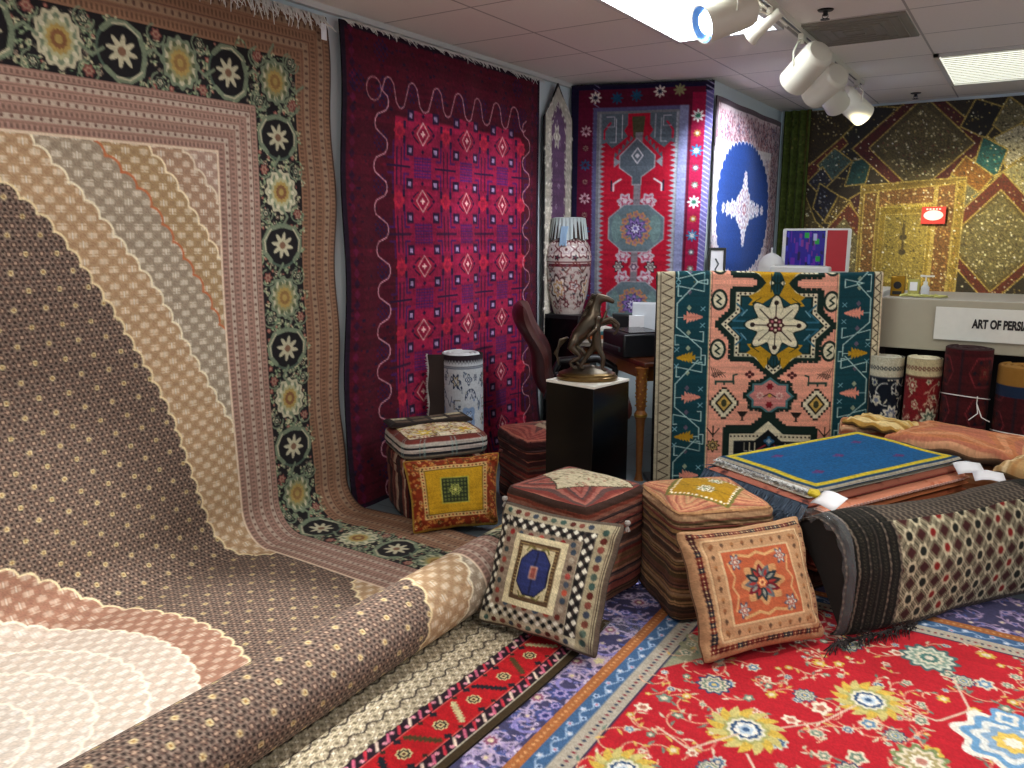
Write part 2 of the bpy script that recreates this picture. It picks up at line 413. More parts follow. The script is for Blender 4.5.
# ---- cream carpet with a blue oval
def carpet_blue_oval():
    W, H = 1.84, 1.62
    c = Weave(W, H, .0075, 'd7c4c8', 9)
    g = c.rng
    c.frame(0, 0, W, H, .045, '6a5c64')
    fl = [['8a4054', 'e8dcdc'], ['5a4a6c', 'cfc4d4'], ['b06a74', 'f0e8e8'], ['4a4c60', 'b0a8b8']]
    c.rect(.045, .08, W-.045, .30, 'cdb0b6'); c.vines(.05, .09, W-.05, .29, 240, '7c4454', fl, ['8a5a64', '5c5468'], (.006, .020), .005, .03)
    c.rect(.045, H-.22, W-.045, H-.05, 'cdb0c0'); c.vines(.05, H-.21, W-.05, H-.05, 180, '6c4c6c', fl, ['8a5a74', '5c5468'], (.006, .020), .005, .03)
    c.rect(W-.32, .06, W-.05, H-.06, 'bca8b0'); c.vines(W-.31, .08, W-.06, H-.08, 240, '7c4c5c', fl, ['7a5a64', '4c4858'], (.006, .020), .005, .03)
    c.rect(.02, .30, W-.32, .36, 'ece4e8'); c.rect(.02, H-.27, W-.32, H-.22, 'f0ecf0')
    c.rect(.0, .36, W-.36, H-.27, 'e6dce4')
    c.vines(.02, .37, W-.36, H-.28, 520, 'b48c9c', [['b87088', 'e8d8e0'], ['8c7c9c', 'e4dce8'], ['c4909c', 'f0e8ec']], ['a88ca0', '9890ac'], (.006, .018), .004, .03)
    cx, cy = .80, .80
    a = np.linspace(0, 2*PI, 90)
    e = [(cx+.68*np.sign(np.cos(t))*abs(np.cos(t))**.9, cy+.49*np.sign(np.sin(t))*abs(np.sin(t))**.8) for t in a]
    c.scallops(e, .085, .045, .006, 'f0ecf4', '1e4088'); c.poly(e, '1e4088')
    for sx, sy, n in ((1, 0, 4), (-1, 0, 4), (0, 1, 4), (0, -1, 4)):
        for i in range(n): c.rose(cx+sx*(.16+.125*i), cy+sy*(.10+.055*i), .10-.018*i, 7, ['eceaf4', 'b9a8c0', 'f4f0f8'], .3)
    for i in range(10): c.rose(cx+.13*math.cos(i*.628), cy+.13*math.sin(i*.628), .07, 7, ['eceaf4', 'c09cac', 'f4f0f8'], .3)
    c.rose(cx, cy, .14, 10, ['ece4ee', 'a890ac', 'f4eef6', 'b8788c', 'f0e8f0'], .3)
    c.grain(.06, 3, .02)
    return c.done()

# ---- pointed ivory and plum hanging
def strip_pointed():
    W, H = .42, 1.9
    c = Weave(W, H, .007, '3a3434', 12)
    P = [(0, .22), (W/2, 0), (W, .22), (W, H), (0, H)]
    def ins(d): return [(d, .22+d*.4), (W/2, d*1.3), (W-d, .22+d*.4), (W-d, H-d), (d, H-d)]
    c.rect(0, 0, W, H, '2c2a2c'); c.poly(ins(.02), 'b9b4a4'); c.poly(ins(.10), '6c5068')
    c.vines(.02, .1, W-.02, H, 330, 'cfcabc', [['dcd8cc', '8c8478'], ['e8e4d8']], ['c8c4b4', 'e0dccc'], (.006, .017), .004, .02)
    c.poly([(W/2-.09, .3), (W/2, .16), (W/2+.09, .3), (W/2+.09, H-.1), (W/2-.09, H-.1)], '6c5070')
    for i in range(11): c.rose(W/2+(.02 if i % 2 else -.02), .28+.15*i, .022, 6, ['a894ac', '6c5070'], .4)
    c.rose(W/2-.02, .38, .06, 6, ['d8d4c8', 'a49c90', 'e4e0d4'], .4, 0, 1.6)
    c.grain(.08)
    return c.done()

# ---- teal and salmon rug over the rail; 1 unit = .001767 m
def rug_teal():
    k = .001767; W, H = 730*k, 1.22
    c = Weave(W, H, .0042, 'e39c82', 14)
    def S(P): return [(x*k, y*k) for x, y in P]
    teal, dk, cream, gold, pink, salmon, mid = '123c44', '142620', 'd8cfae', 'b58a1c', 'd88a74', 'e39c82', '2c5f72'
    # corner-stepped helper
    def serr(P, col, n, h):
        P = S(P); Q = P+P[:1]
        for (ax, ay), (bx, by) in zip(Q[:-1], Q[1:]):
            L = math.hypot(bx-ax, by-ay); m = max(1, int(L/(n*k)))
            for i in range(m):
                t = (i+.5)/m; x, y = ax+(bx-ax)*t, ay+(by-ay)*t; q = h*k
                c.rect(x-q, y-q, x+q, y+q, col)
    def star(cx, cy, s, sy=None, vt=185):
        sy = sy or s
        P = [(-195, 0), (-145, -50), (-145, -120), (-75, -120), (0, -vt), (75, -120), (145, -120), (145, -50),
             (195, 0), (145, 50), (145, 120), (75, 120), (0, vt), (-75, 120), (-145, 120), (-145, 50)]
        return [(cx+x*s, cy+y*sy) for x, y in P]
    # field medallion
    cx, cy = 388, 142
    P = star(cx, cy, 1.0); serr(P, dk, 14, 7.5); c.poly(S(P), dk)
    c.poly(S(star(cx, cy, .91)), cream)
    Q = S(star(cx, cy, .865)); Q = Q+Q[:1]
    for (ax, ay), (bx, by) in zip(Q[:-1], Q[1:]):
        L = math.hypot(bx-ax, by-ay); m = max(1, int(L/(13*k)))
        for i in range(m): x, y = ax+(bx-ax)*(i+.5)/m, ay+(by-ay)*(i+.5)/m; c.ell(x, y, 3.6*k, 3.6*k, '2a1c18')
    c.poly(S(star(cx, cy, .815)), dk); c.poly(S(star(cx, cy, .77)), teal)
    for s in (-1, 1):
        for q in (-1, 1):
            c.line(S([(cx+s*100, cy+q*12), (cx+s*140, cy+q*12), (cx+s*105, cy+q*45), (cx+s*128, cy+q*70)]), .010, mid)
            c.line(S([(cx+s*95, cy+q*50), (cx+s*112, cy+q*30)]), .007, '6f9aa6')
            c.poly(S([(cx+s*30, cy+q*150), (cx+s*8, cy+q*100), (cx+s*60, cy+q*62), (cx+s*92, cy+q*66), (cx+s*78, cy+q*84), (cx+s*92, cy+q*96), (cx+s*60, cy+q*112)]), gold)
            c.line(S([(cx+s*50, cy+q*92), (cx+s*80, cy+q*72)]), .004, dk)
        for i in range(5): c.line(S([(cx-20+i*10, cy+s*112), (cx-20+i*10, cy+s*142)]), .006, dk)
    c.rose(cx*k, cy*k, 106*k, 8, [dk, cream], .34, 0, 1.0)
    c.rose(cx*k, cy*k, 99*k, 8, [cream], .36, 0, 1.0)
    for i in range(8):
        a = i*PI/4; r = 76; c.line(S([(cx, cy), (cx+r*math.cos(a), cy+r*math.sin(a))]), .0065, '2a1c18')
        if i % 2 == 0: c.ell((cx+r*math.cos(a))*k, (cy+r*math.sin(a))*k, 8*k, 8*k, '2a1c18')
        c.line(S([(cx+40*math.cos(a+.39), cy+40*math.sin(a+.39)), (cx+62*math.cos(a+.39), cy+62*math.sin(a+.39))]), .003, '8a8468')
    c.rose(cx*k, cy*k, 30*k, 8, ['3a0f14'], .2)
    for i in range(8): c.rect((cx+17*math.cos(i*PI/4)-4)*k, (cy+17*math.sin(i*PI/4)-4)*k, (cx+17*math.cos(i*PI/4)+4)*k, (cy+17*math.sin(i*PI/4)+4)*k, 'b06a70' if i % 2 else 'd8c8a8')
    c.rect((cx-5)*k, (cy-5)*k, (cx+5)*k, (cy+5)*k, cream)
    # small medallion below
    ry = 385
    P = star(cx-8, ry, .46, .40); serr(P, dk, 13, 6); c.poly(S(P), dk); c.poly(S(star(cx-8, ry, .41, .35)), '4a7476'); c.poly(S(star(cx-8, ry, .36, .30)), 'c88078')
    for s in (-1, 1): c.rose((cx-8+s*32)*k, ry*k, 14*k, 8, ['d8b0a0', 'b87470'], .4); c.rose((cx-8)*k, (ry+s*32)*k, 13*k, 6, ['7c1c24'], .3)
    c.line(S([(cx-28, ry+4), (cx-8, ry-8), (cx+12, ry+4)]), .006, '2a1c18'); c.ell((cx-8)*k, ry*k, 6*k, 6*k, 'c8a040')
    # big dark medallion further down
    by = 640
    P = [(-150, -145), (-60, -145), (-5, -195), (50, -145), (150, -145), (150, 200), (-150, 200)]
    P = [(cx-3+x, by+y) for x, y in P]; serr(P, dk, 14, 7.5); c.poly(S(P), dk)
    P2 = [(cx-3+x*.90, by+10+y*.90) for x, y in [(-150, -145), (-60, -145), (-5, -195), (50, -145), (150, -145), (150, 200), (-150, 200)]]; c.poly(S(P2), cream)
    for x in range(-130, 140, 13): c.ell((cx-3+x)*k, (by-112)*k, 3.4*k, 3.4*k, '2a1c18')
    P3 = [(cx-3+x*.80, by+20+y*.80) for x, y in [(-150, -145), (-60, -145), (-5, -195), (50, -145), (150, -145), (150, 200), (-150, 200)]]; c.poly(S(P3), '0f1418')
    for s in (-1, 1):
        for j in range(3): c.line(S([(cx+s*(50+j*18), by-88), (cx+s*(50+j*18), by-60), (cx+s*(40+j*18), by-60)]), .006, cream)
        c.line(S([(cx+s*15, by-80), (cx+s*45, by-60)]), .01, '8c2c34')
    c.rose((cx-3)*k, (by-95)*k, 18*k, 4, ['2f5f84', '9ab0b8'], .4)
    # animals, cups, diamonds
    ink = '241c18'
    for s in (-1, 1):
        def M(P): return S([(cx-8+s*x, y) for x, y in P])
        c.poly(M([(185, 335), (120, 335), (120, 348), (126, 348), (126, 342), (150, 342), (150, 350), (156, 350), (156, 342), (178, 342), (178, 350), (184, 350)]), '1e3c34')
        c.line(M([(124, 338), (124, 316), (112, 312)]), .010, '1e3c34')
        for i in range(5): c.line(M([(170+i*7, 300-i*3), (150+i*9, 322+i)]), .003, ink); c.line(M([(150+i*8, 305), (185+i*3, 325-i*2)]), .003, ink)
        for a, b in ((70, 305), (60, 312), (80, 312), (70, 320)): c.ell((cx-8+s*a)*k, b*k, 6*k, 6*k, '4a1c20')
        for (a, b, h, w, cl) in ((152, 412, 55, 48, ink), (152, 412, 48, 41, cream), (152, 412, 36, 30, ink), (152, 412, 27, 22, 'c4a050')):
            P = [(a-w, b), (a, b-h), (a+w, b), (a, b+h)]
            if cl in (ink, cream) and h > 40: serr([(cx-8+s*x, y) for x, y in P], cl, 12, 5)
            c.poly(M(P), cl)
        c.ell((cx-8+s*152)*k, 412*k, 9*k, 13*k, '3a3a24')
        c.poly(M([(70, 440), (108, 440), (96, 458), (92, 458), (92, 470), (98, 474), (80, 474), (86, 470), (86, 458), (82, 458)]), ink)
        for q in (-1, 0, 1): c.line(M([(185, 525), (185+q*20, 500)]), .007, ink)
        c.line(M([(185, 530), (185, 492)]), .007, ink)
        c.rose((cx-8+s*185)*k, 560*k, 24*k, 8, ['3a2c20', 'c0a060', '3a2c20', 'd0b880'], .35)
        for yy in (60, 228):
            c.ell((cx-4+s*182)*k, yy*k, 27*k, 36*k, dk); c.ell((cx-4+s*182)*k, yy*k, 19*k, 27*k, cream)
            c.line(S([(cx-4+s*190, yy-16), (cx-4+s*176, yy-4), (cx-4+s*190, yy+6), (cx-4+s*176, yy+16)]), .010, dk)
            for j in range(5): c.rect((cx-4+s*212-4)*k, (yy-30+j*15-3)*k, (cx-4+s*212+4)*k, (yy-30+j*15+3)*k, dk)
    # teal side borders with the angular vine
    for side in (0, 1):
        f = (lambda P: [(730-x if side else x, y) for x, y in P])
        xo = 32 if side else 0
        def G(P): return S([((730-(x-xo*.9)) if side else x, y) for x, y in P])
        c.poly(G([(60, -5), (170, -5), (170, 800), (60, 800)]), teal)
        c.line(G([(172, -5), (172, 800)]), .006, 'c0b890'); c.line(G([(178, -5), (178, 800)]), .003, '3a2c28')
        off = -18 if side else 0; H2 = 274
        for m in range(-1, 4):
            y0 = m*H2+off
            vine = [(140, y0-10), (66, y0+70), (66, y0+150), (148, y0+225), (148, y0+264)]
            c.line(G(vine), .0058, 'a8c4bc')
            for hx, hy, dx in ((110, y0+22, -1), (110, y0+22, 1), (104, y0+186, -1), (112, y0+192, 1), (120, y0-2, 1)):
                c.line(G([(hx, hy), (hx+42*dx, hy+10*dx), (hx+42*dx, hy-24*dx), (hx+30*dx, hy-24*dx)]), .0055, 'a8c4bc')
            for (ly, lx, col, d) in ((y0+118, 78, pink, 1), (y0+255, 140, gold, -1)):
                c.line(G([(66 if d > 0 else 148, ly), (lx+22*d, ly)]), .005, 'a8c4bc')
                for j in range(6):
                    w = [10, 22, 19, 16, 12, 7][j]; c.poly(G([(lx+d*(10+j*10), ly-w), (lx+d*(22+j*10), ly-w*.35), (lx+d*(22+j*10), ly+w*.35), (lx+d*(10+j*10), ly+w)]), col)
                for q in (-1, 1):
                    xx = 150 if d > 0 else 68
                    c.line(G([(xx-7, ly+q*28-7), (xx+7, ly+q*28+7)]), .004, '88b4bc'); c.line(G([(xx+7, ly+q*28-7), (xx-7, ly+q*28+7)]), .004, '88b4bc')
                    c.poly(G([(105, ly+q*42), (113, ly+q*42+10), (105, ly+q*42+20), (97, ly+q*42+10)]), ['8f9c80', '5c5060'][(m+side) % 2])
        # beige outer strip with zigzag
        c.poly(G([(-2+xo, -5), (58, -5), (58, 800), (-2+xo, 800)]), 'c8bc9a' if side else 'b0a488')
        c.line(G([(58, -5), (58, 800)]), .005, '2e2822'); c.line(G([(12+xo*.8, -5), (12+xo*.8, 800)]), .004, '3a322a')
        for j in range(24):
            y0 = j*34; a, b = (36, 54) if side else (16, 50)
            c.line(G([(a, y0), (b, y0+17), (a, y0+34)]), .0055, '3a2a22')
    c.grain(.08, 2, .07)
    return c.done()

# ---- gold sequinned patchwork; unit = one picture step of 7.75 mm at the wall
def patchwork():
    W, H = 2.9, 2.05; k = .00775; ky = .0080
    c = Weave(W, H, .0078, '2c2414', 17)
    g = c.rng
    def S(P): return [((x-790)*k, (y-98)*ky) for x, y in P]
    def sparkle(P, n, cols, r=.006):
        P = np.array(P); x0, y0 = P.min(0); x1, y1 = P.max(0)
        for _ in range(n):
            x, y = x0+(x1-x0)*g.rand(), y0+(y1-y0)*g.rand()
            ins = False
            for (ax, ay), (bx, by) in zip(P, np.roll(P, -1, 0)):
                if (ay > y) != (by > y) and x < (bx-ax)*(y-ay)/(by-ay)+ax: ins = not ins
            if ins: q = r*(.6+.8*g.rand()); c.ell(x, y, q, q, cols[g.randint(len(cols))])
    def patch(P, base, n=60, cols=('8a7a40', 'c8b878', '5a4a20'), edge='8a7430'):
        Q = S(P); c.poly(Q, base); sparkle(Q, n, cols); c.line(Q, .013, edge, True); c.line(Q, .005, 'c8b060', True)
    gold, gl = '6e5a22', ('b09a4c', 'e4d48c', '4a3a14')
    patch([(810, 98), (880, 98), (812, 165)], '33280f', 60); patch([(880, 98), (930, 105), (860, 175), (812, 165)], '1c1a14', 40)
    patch([(812, 160), (850, 128), (856, 136), (814, 176)], '5a1c10', 30, ('8a4a20', 'b08a40'))
    patch([(842, 140), (862, 155), (842, 176), (824, 158)], '3c544c', 30, ('6a8478', '9cb0a0'))
    patch([(830, 160), (842, 176), (828, 190), (814, 176)], '20222c', 30, ('8a8a90', '3a3440'))
    patch([(862, 155), (884, 150), (878, 180), (856, 182)], '16403c', 24, ('2a5a50',))
    patch([(828, 178), (850, 192), (836, 220), (822, 205)], '151420', 60, ('606878', 'a0a8b0', '2a2a3c'))
    patch([(850, 192), (866, 200), (860, 225), (836, 222)], '4a3a18', 80, gl)
    patch([(812, 190), (826, 220), (850, 240), (812, 290)], '5a4c24', 160, gl)
    patch([(886, 182), (905, 214), (872, 214), (862, 196)], '3c1412', 20)
    # upper diamond
    D = lambda cx, cy, a, b: [(cx-a, cy), (cx, cy-b), (cx+a, cy), (cx, cy+b)]
    patch(D(931, 142, 70, 62), '4a1410', 90, ('7a3018', '2a0c0c', 'a0803c'))
    patch(D(931, 142, 52, 50), '4c4228', 0)
    q = S(D(931, 142, 44, 42)); c.poly(q, '5a5030'); sparkle(q, 420, ('a89868', 'd8cca0', '3a301c', '6a4030'))
    # right side pieces
    patch([(980, 98), (1010, 110), (992, 138), (968, 125)], '14110c', 20)
    patch([(1010, 98), (1030, 115), (1014, 140), (998, 125)], '6c6444', 50, ('e4dcb8', '2a2418'))
    patch([(1000, 138), (1024, 125), (1040, 150), (1014, 168)], 'a8a080', 80, ('f0ecd8', '2a2418'))
    patch([(990, 136), (1014, 150), (1006, 180), (984, 166)], '1c5450', 36, ('3a7c70', '12322e'))
    patch([(976, 155), (1004, 176), (992, 192), (964, 172)], '7c5018', 70, ('c08c38', '5a3410'))
    patch([(964, 172), (992, 192), (982, 214), (962, 196)], '6a6444', 50, ('b8b080', 'e4dcb8'))
    patch([(1004, 176), (1030, 160), (1050, 190), (1020, 208)], '8c8458', 100, gl)
    patch([(985, 196), (1004, 182), (1014, 196), (1000, 212)], '54685c', 40, ('a0b8a8',))
    # right lower diamond
    patch(D(1012, 240, 62, 68), '5c2410', 160, ('8a4a1c', 'c8a050', '3a140c'))
    patch(D(1012, 242, 48, 52), '5a4c22', 0)
    q = S(D(1012, 242, 43, 47)); c.poly(q, '6a6038'); sparkle(q, 460, ('b8a868', 'e4d8a4', '4a3c1c'))
    # left lower diamond
    patch(D(862, 262, 48, 62), '5a2412', 120, ('8a4a1c', 'c8a050'))
    q = S(D(858, 262, 36, 46)); c.poly(q, '645a38'); sparkle(q, 380, ('b8a868', 'e4d8a4', '4a3c1c'))
    # door-like centre panel
    patch([(874, 182), (979, 176), (978, 300), (876, 306)], '7a6428', 0)
    for P, b, n in (([(878, 190), (892, 189), (893, 300), (879, 300)], '6e4c22', 120), ([(893, 188), (950, 184), (950, 202), (894, 206)], '7a5428', 110),
                    ([(952, 184), (970, 182), (969, 300), (952, 300)], '704c22', 150), ([(970, 180), (979, 179), (978, 300), (971, 300)], '8a7228', 60),
                    ([(896, 206), (950, 203), (950, 300), (896, 300)], '8a7426', 60)):
        patch(P, b, n, ('c89c54', 'e8d490', '5a3418', 'a06c3c'))
    patch([(902, 214), (946, 212), (945, 284), (902, 286)], '8c7a34', 200, ('6a5c28', 'b09c4c', '4c4018'))
    for y in (206, 287): 
        for i in range(22): c.line(S([(902+i*2, y), (903+i*2, y-4)]), .006, 'd0bc50')
    for y in (238, 254): c.ell((922-790)*k, (y-98)*ky, .030, .026, '3a3014')
    c.line(S([(922, 222), (922, 252)]), .018, '4a3c18')
    patch([(1075, 170), (1190, 170), (1190, 306), (1075, 306)], '5a3a1c', 300); patch(D(1130, 140, 60, 50), '4a1410', 200)
    for _ in range(2600):  # loose sequins; the brightest dots paint their glitter into the colour
        x, y = g.rand()*W, g.rand()*H; q = .004+.003*g.rand(); c.ell(x, y, q, q, ['e8dca8', 'a89048', 'f4ecd0', '6a5420', '3a2c14'][g.randint(5)])
    c.grain(.24, 2, .04)
    return c.done()

# ---- floor carpets
def carpet_red_floral():
    W, H = 3.05, 3.6                            # world x -1.46..1.59, y 3.72 down to .12
    c = Weave(W, H, .0048, '444264', 21)
    X0, Y1 = -1.46, 3.72
    def Q(x, y): return (x-X0, Y1-y)
    purp, oran, blue, gua, red = '37366a', 'a8683c', '42648c', 'b0a898', 'b8202c'
    c.vines(0, 0, W, .62, 420, 'a08cb4', [['9c8cb8', 'd8cce0', '6a4c7c'], ['b09cc0', '44508c'], ['c0a8b8', 'dcd0a0']], ['8c7cac', '5060a0', 'b8a0b8'], (.008, .03), .008, .05)
    c.vines(0, 0, .36, H, 420, 'b4a4c4', [['9c8cb8', 'd8cce0', '6a4c7c'], ['44508c', 'a898c8', '2c3470'], ['c0a8b8', 'dcd0a0']], ['9c8cb8', '5060a0', 'c8b4c8'], (.010, .042), .009, .06)
    for i in range(14):
        y = .2+i*.27
        c.arc(.29, y, .055, 0, 5.2, .013, '8c84c0', r1=.012); c.rose(.25, y+.13, .036, 8, ['c8b4c8', '8c4c6c', 'dcd0b0'], .3)
    def band(d0, d1, col):
        c.paint((0, 0, W, H), lambda X, Y: (X >= d0) & (Y >= d0+.02) & ~((X >= d1) & (Y >= d1+.02)), col)
    band(.345, .390, oran); band(.390, .450, blue); band(.450, .520, gua)
    g = c.rng
    for i in range(160):
        t = i*.022; c.ell(.367, t+.38, .006, .006, 'd09a64'); c.ell(t+.36, .387, .006, .006, 'd09a64')
    for i in range(80):
        t = .4+i*.045; s = .012*(1 if i % 2 else -1)
        for (a, b) in ((.42+s, t), (t, .44+s)):
            c.rose(a, b, .013, 5, ['b0c4dc', ['c07c8c', 'e0e0e8', '24406c'][i % 3]], .3)
        c.line([(.42-s, t-.02), (.42+s, t+.02)], .006, '9cb4d0'); c.line([(t-.02, .44-s), (t+.02, .44+s)], .006, '9cb4d0')
    for i in range(170):
        t = .46+i*.022; c.ell(.485, t, .007, .005, ['7c2030', '24304c'][i % 2]); c.ell(t, .505, .005, .007, ['7c2030', '24304c'][i % 2])
    c.rect(.514, .534, W, H, '2c3050'); c.rect(.520, .540, W, H, red)
    cr, gr, bl, yl = 'dccfb4', '6c8474', '5a86ac', 'd0b04c'
    # corner spandrel
    c.rose(.60, .60, .15, 8, ['8c9070', 'b0a880', '5c6c54', 'a8a080'], .25)
    c.rose(.60, 1.06, .10, 7, ['8c9070', 'b4ac8c', '5c7464', 'c4bc9c', '44584c'], .25); c.poly([(.52, 1.0), (.60, 1.02), (.64, 1.12), (.52, 1.30)], '98987c')
    g.seed(5)
    c.vines(.53, .55, W, H, 900, 'd8a888', [[cr, gr, cr], [cr, bl, 'e8e0c8'], ['c8d0c0', '3c5c84', cr], [yl, cr], ['e8dcc4', 'b86c5c'], [gr, cr]], [cr, 'd0b060', gr, 'c8c0a0'], (.011, .036), .0055, .06, 1.15)
    for x, y, r in ((-.75, 2.42, .062), (-.42, 2.95, .05), (-.62, 2.0, .04), (-.28, 2.2, .05), (-.05, 2.9, .04), (-.48, 2.52, .04), (-.2, 2.45, .035), (.1, 2.2, .05), (-.1, 1.9, .05)):
        a, b = Q(x, y); c.rose(a, b, r, 10, ['2c4468', cr, gr, cr, '4c7ca4', 'd8c070'], .22, .3)
    def palm(x, y, r, asp=1):
        a, b = Q(x, y)
        for i in range(16):
            t = i*PI/8; c.leaf(a+.45*r*math.cos(t), b+.45*r*math.sin(t), t, .65*r, .30*r, yl if i % 2 else 'c8bc74', .5)
        c.rose(a, b, .62*r, 12, ['a8a868', 'e0dcc4', '2c4c74', 'dfe4e4', 'b4c8d8', '3c5c84'], .12)
        for i in range(5): c.ell(a+.25*r*math.cos(i*1.26), b+.25*r*math.sin(i*1.26), .08*r, .08*r, 'f0ece0')
    palm(-.587, 2.234, .115); palm(-.301, 2.605, .11); palm(-.82, 1.86, .10); palm(.35, 2.0, .11)
    a, b = Q(-.163, 3.0); c.rose(a, b, .10, 12, ['4c6c6c', 'd4d8c4', '8ca494', 'dcd8c0', '4c7c74', 'e4dcc8'], .2)
    a, b = Q(-.12, 2.36); c.rose(a, b, .085, 10, ['7c8c5c', cr, 'a89c6c', 'e8e0cc', 'b87c6c'], .25)
    a, b = Q(.10, 2.60)
    c.rose(a, b, .17, 8, ['e8e4d8', '6c9cc4', 'dce0dc', '88a8c4', 'e0c060', 'f0ead8'], .2); c.rose(a-.02, b-.13, .06, 4, ['6c9cc4', 'e0e0d8', '6c9cc4'], .3, .8)
    # long stems
    for P in ([(-.82, 2.1), (-.7, 2.05), (-.6, 2.2)], [(-.5, 2.3), (-.40, 2.40), (-.33, 2.55)], [(-.22, 2.62), (-.1, 2.6), (-.02, 2.72), (-.08, 2.9)], [(-.55, 2.12), (-.45, 1.98), (-.3, 1.98), (-.27, 2.15)]):
        P = np.array([Q(*p) for p in P]); t = np.linspace(0, len(P)-1, 20); c.line(np.c_[np.interp(t, range(len(P)), P[:, 0]), np.interp(t, range(len(P)), P[:, 1])], .008, 'd8c0a8')
    c.grain(.08, 2, .03)
    return c.done()
def carpet_beige_border():
    W, H = 1.35, 3.0                            # world x -2.57..-1.22 , y 2.75 down to -.25
    c = Weave(W, H, .0050, 'a89c84', 23)
    def ground(X, Y):
        p, q = .052, .040
        out = np.empty(X.shape+(3,), np.float32); out[:] = rgb('6e6450')
        for ox, oy in ((0, 0), (p/2, q/2)):
            dx = ((X-ox+p/2) % p-p/2)/p; dy = ((Y-oy+q/2) % q-q/2)/q; r = np.hypot(dx, dy)
            out[(r < .36)] = rgb('c8bc9e'); out[(r < .30) & (np.abs(np.cos(3*np.arctan2(dy, dx))) < .45)] = rgb('5c4c40'); out[r < .10] = rgb('e4dcc8')
        m = np.abs(((X+.010*np.sin(Y/.012)+.02) % .078)/.078-.5) < .045; out[m] = rgb('2c2422')
        return out
    c.rect(0, 0, W, H, ground)
    x = W-.03
    c.rect(W-.030, 0, W, H, '3c2f1c')
    c.rect(W-.034, 0, W-.029, H, 'b0a894')
    def gd(a, b):
        c.rect(a, 0, b, H, '241420')
        for i in range(64):
            y = i*.048; c.line([(a+.006, y), (b-.006, y+.026)], .010, ['c8607c', 'e0c8b4', 'c03040'][i % 3]); c.ell((a+b)/2+(.008 if i % 2 else -.008), y+.036, .008, .008, 'd88c9c')
    gd(W-.074, W-.034); gd(W-.246, W-.206)
    c.rect(W-.206, 0, W-.074, H, 'b0161e'); c.rect(W-.206, 0, W-.202, H, 'd08c7c'); c.rect(W-.078, 0, W-.074, H, 'd08c7c')
    m = W-.14
    for i in range(20):
        y = .06+i*.165
        c.rose(m, y, .026, 8, ['c8b884', '241c1c', 'c8b884', '5c2420'], .15)
        for s in (-1, 1): c.rose(m+s*.052, y+.03*s, .014, 4, ['181c24'], .3); c.rose(m-s*.055, y+.028*s, .010, 4, ['30241c'], .3)
        P = [(m-.048, y+.082+.022), (m+.048, y+.082-.022)] if i % 2 else [(m-.042, y+.082-.03), (m+.042, y+.082+.03)]
        col = '181c24' if i % 3 == 0 else ('c4b888' if i % 3 == 1 else '4c3c20')
        c.line(P, .015, col)
        for j in range(7):
            t = (j+.5)/7; a, b = P[0][0]+(P[1][0]-P[0][0])*t, P[0][1]+(P[1][1]-P[0][1])*t; c.ell(a, b-.010, .004, .006, col); c.ell(a, b+.010, .004, .006, col)
    c.grain(.10, 2, .05)
    return c.done()

# ---- cushions (square canvases, metres)
def cushion_rust():
    c = Weave(.46, .40, .0042, '7c2c14', 31); W, H = .46, .40
    c.vines(0, 0, W, H, 150, 'a8602c', [['c8904c', '7c2c14'], ['d8b070', '5c1c10'], ['b86c34']], ['b07434', '5c3c18'], (.005, .012), .003, .02)
    c.frame(0, 0, W, H, .010, 'b08c34'); 
    c.rect(.07, .06, W-.07, H-.06, 'c8a468'); 
    for i in range(18):
        for a, b in ((.085+i*.018, .070), (.085+i*.018, H-.070)): c.poly([(a-.005, b), (a, b-.006), (a+.006, b), (a, b+.006)], ['3a2414', '8c2c14'][i % 2])
    for i in range(15):
        for a, b in ((.080, .08+i*.017), (W-.080, .08+i*.017)): c.poly([(a-.005, b), (a, b-.006), (a+.006, b), (a, b+.006)], ['3a2414', '8c2c14'][i % 2])
    c.rect(.090, .080, W-.090, H-.080, 'b88c1c'); c.frame(.090, .080, W-.090, H-.080, .004, '5c4414')
    c.rect(.160, .130, W-.160, H-.130, 'a8a03c'); c.rect(.167, .137, W-.167, H-.137, '2c3420')
    for i in range(7):
        for j in range(6): c.rose(.180+i*.0167, .150+j*.02, .006, 6, ['7c8440', '2c3420'], .3)
    for a in range(6): c.rose(W/2+.02*math.cos(a*1.05), H/2+.02*math.sin(a*1.05), .011, 6, ['a8ac54', '4c5424'], .3)
    c.rose(W/2, H/2, .010, 6, ['c8c46c'], .3)
    c.grain(.10, 2, .04); return c.done()
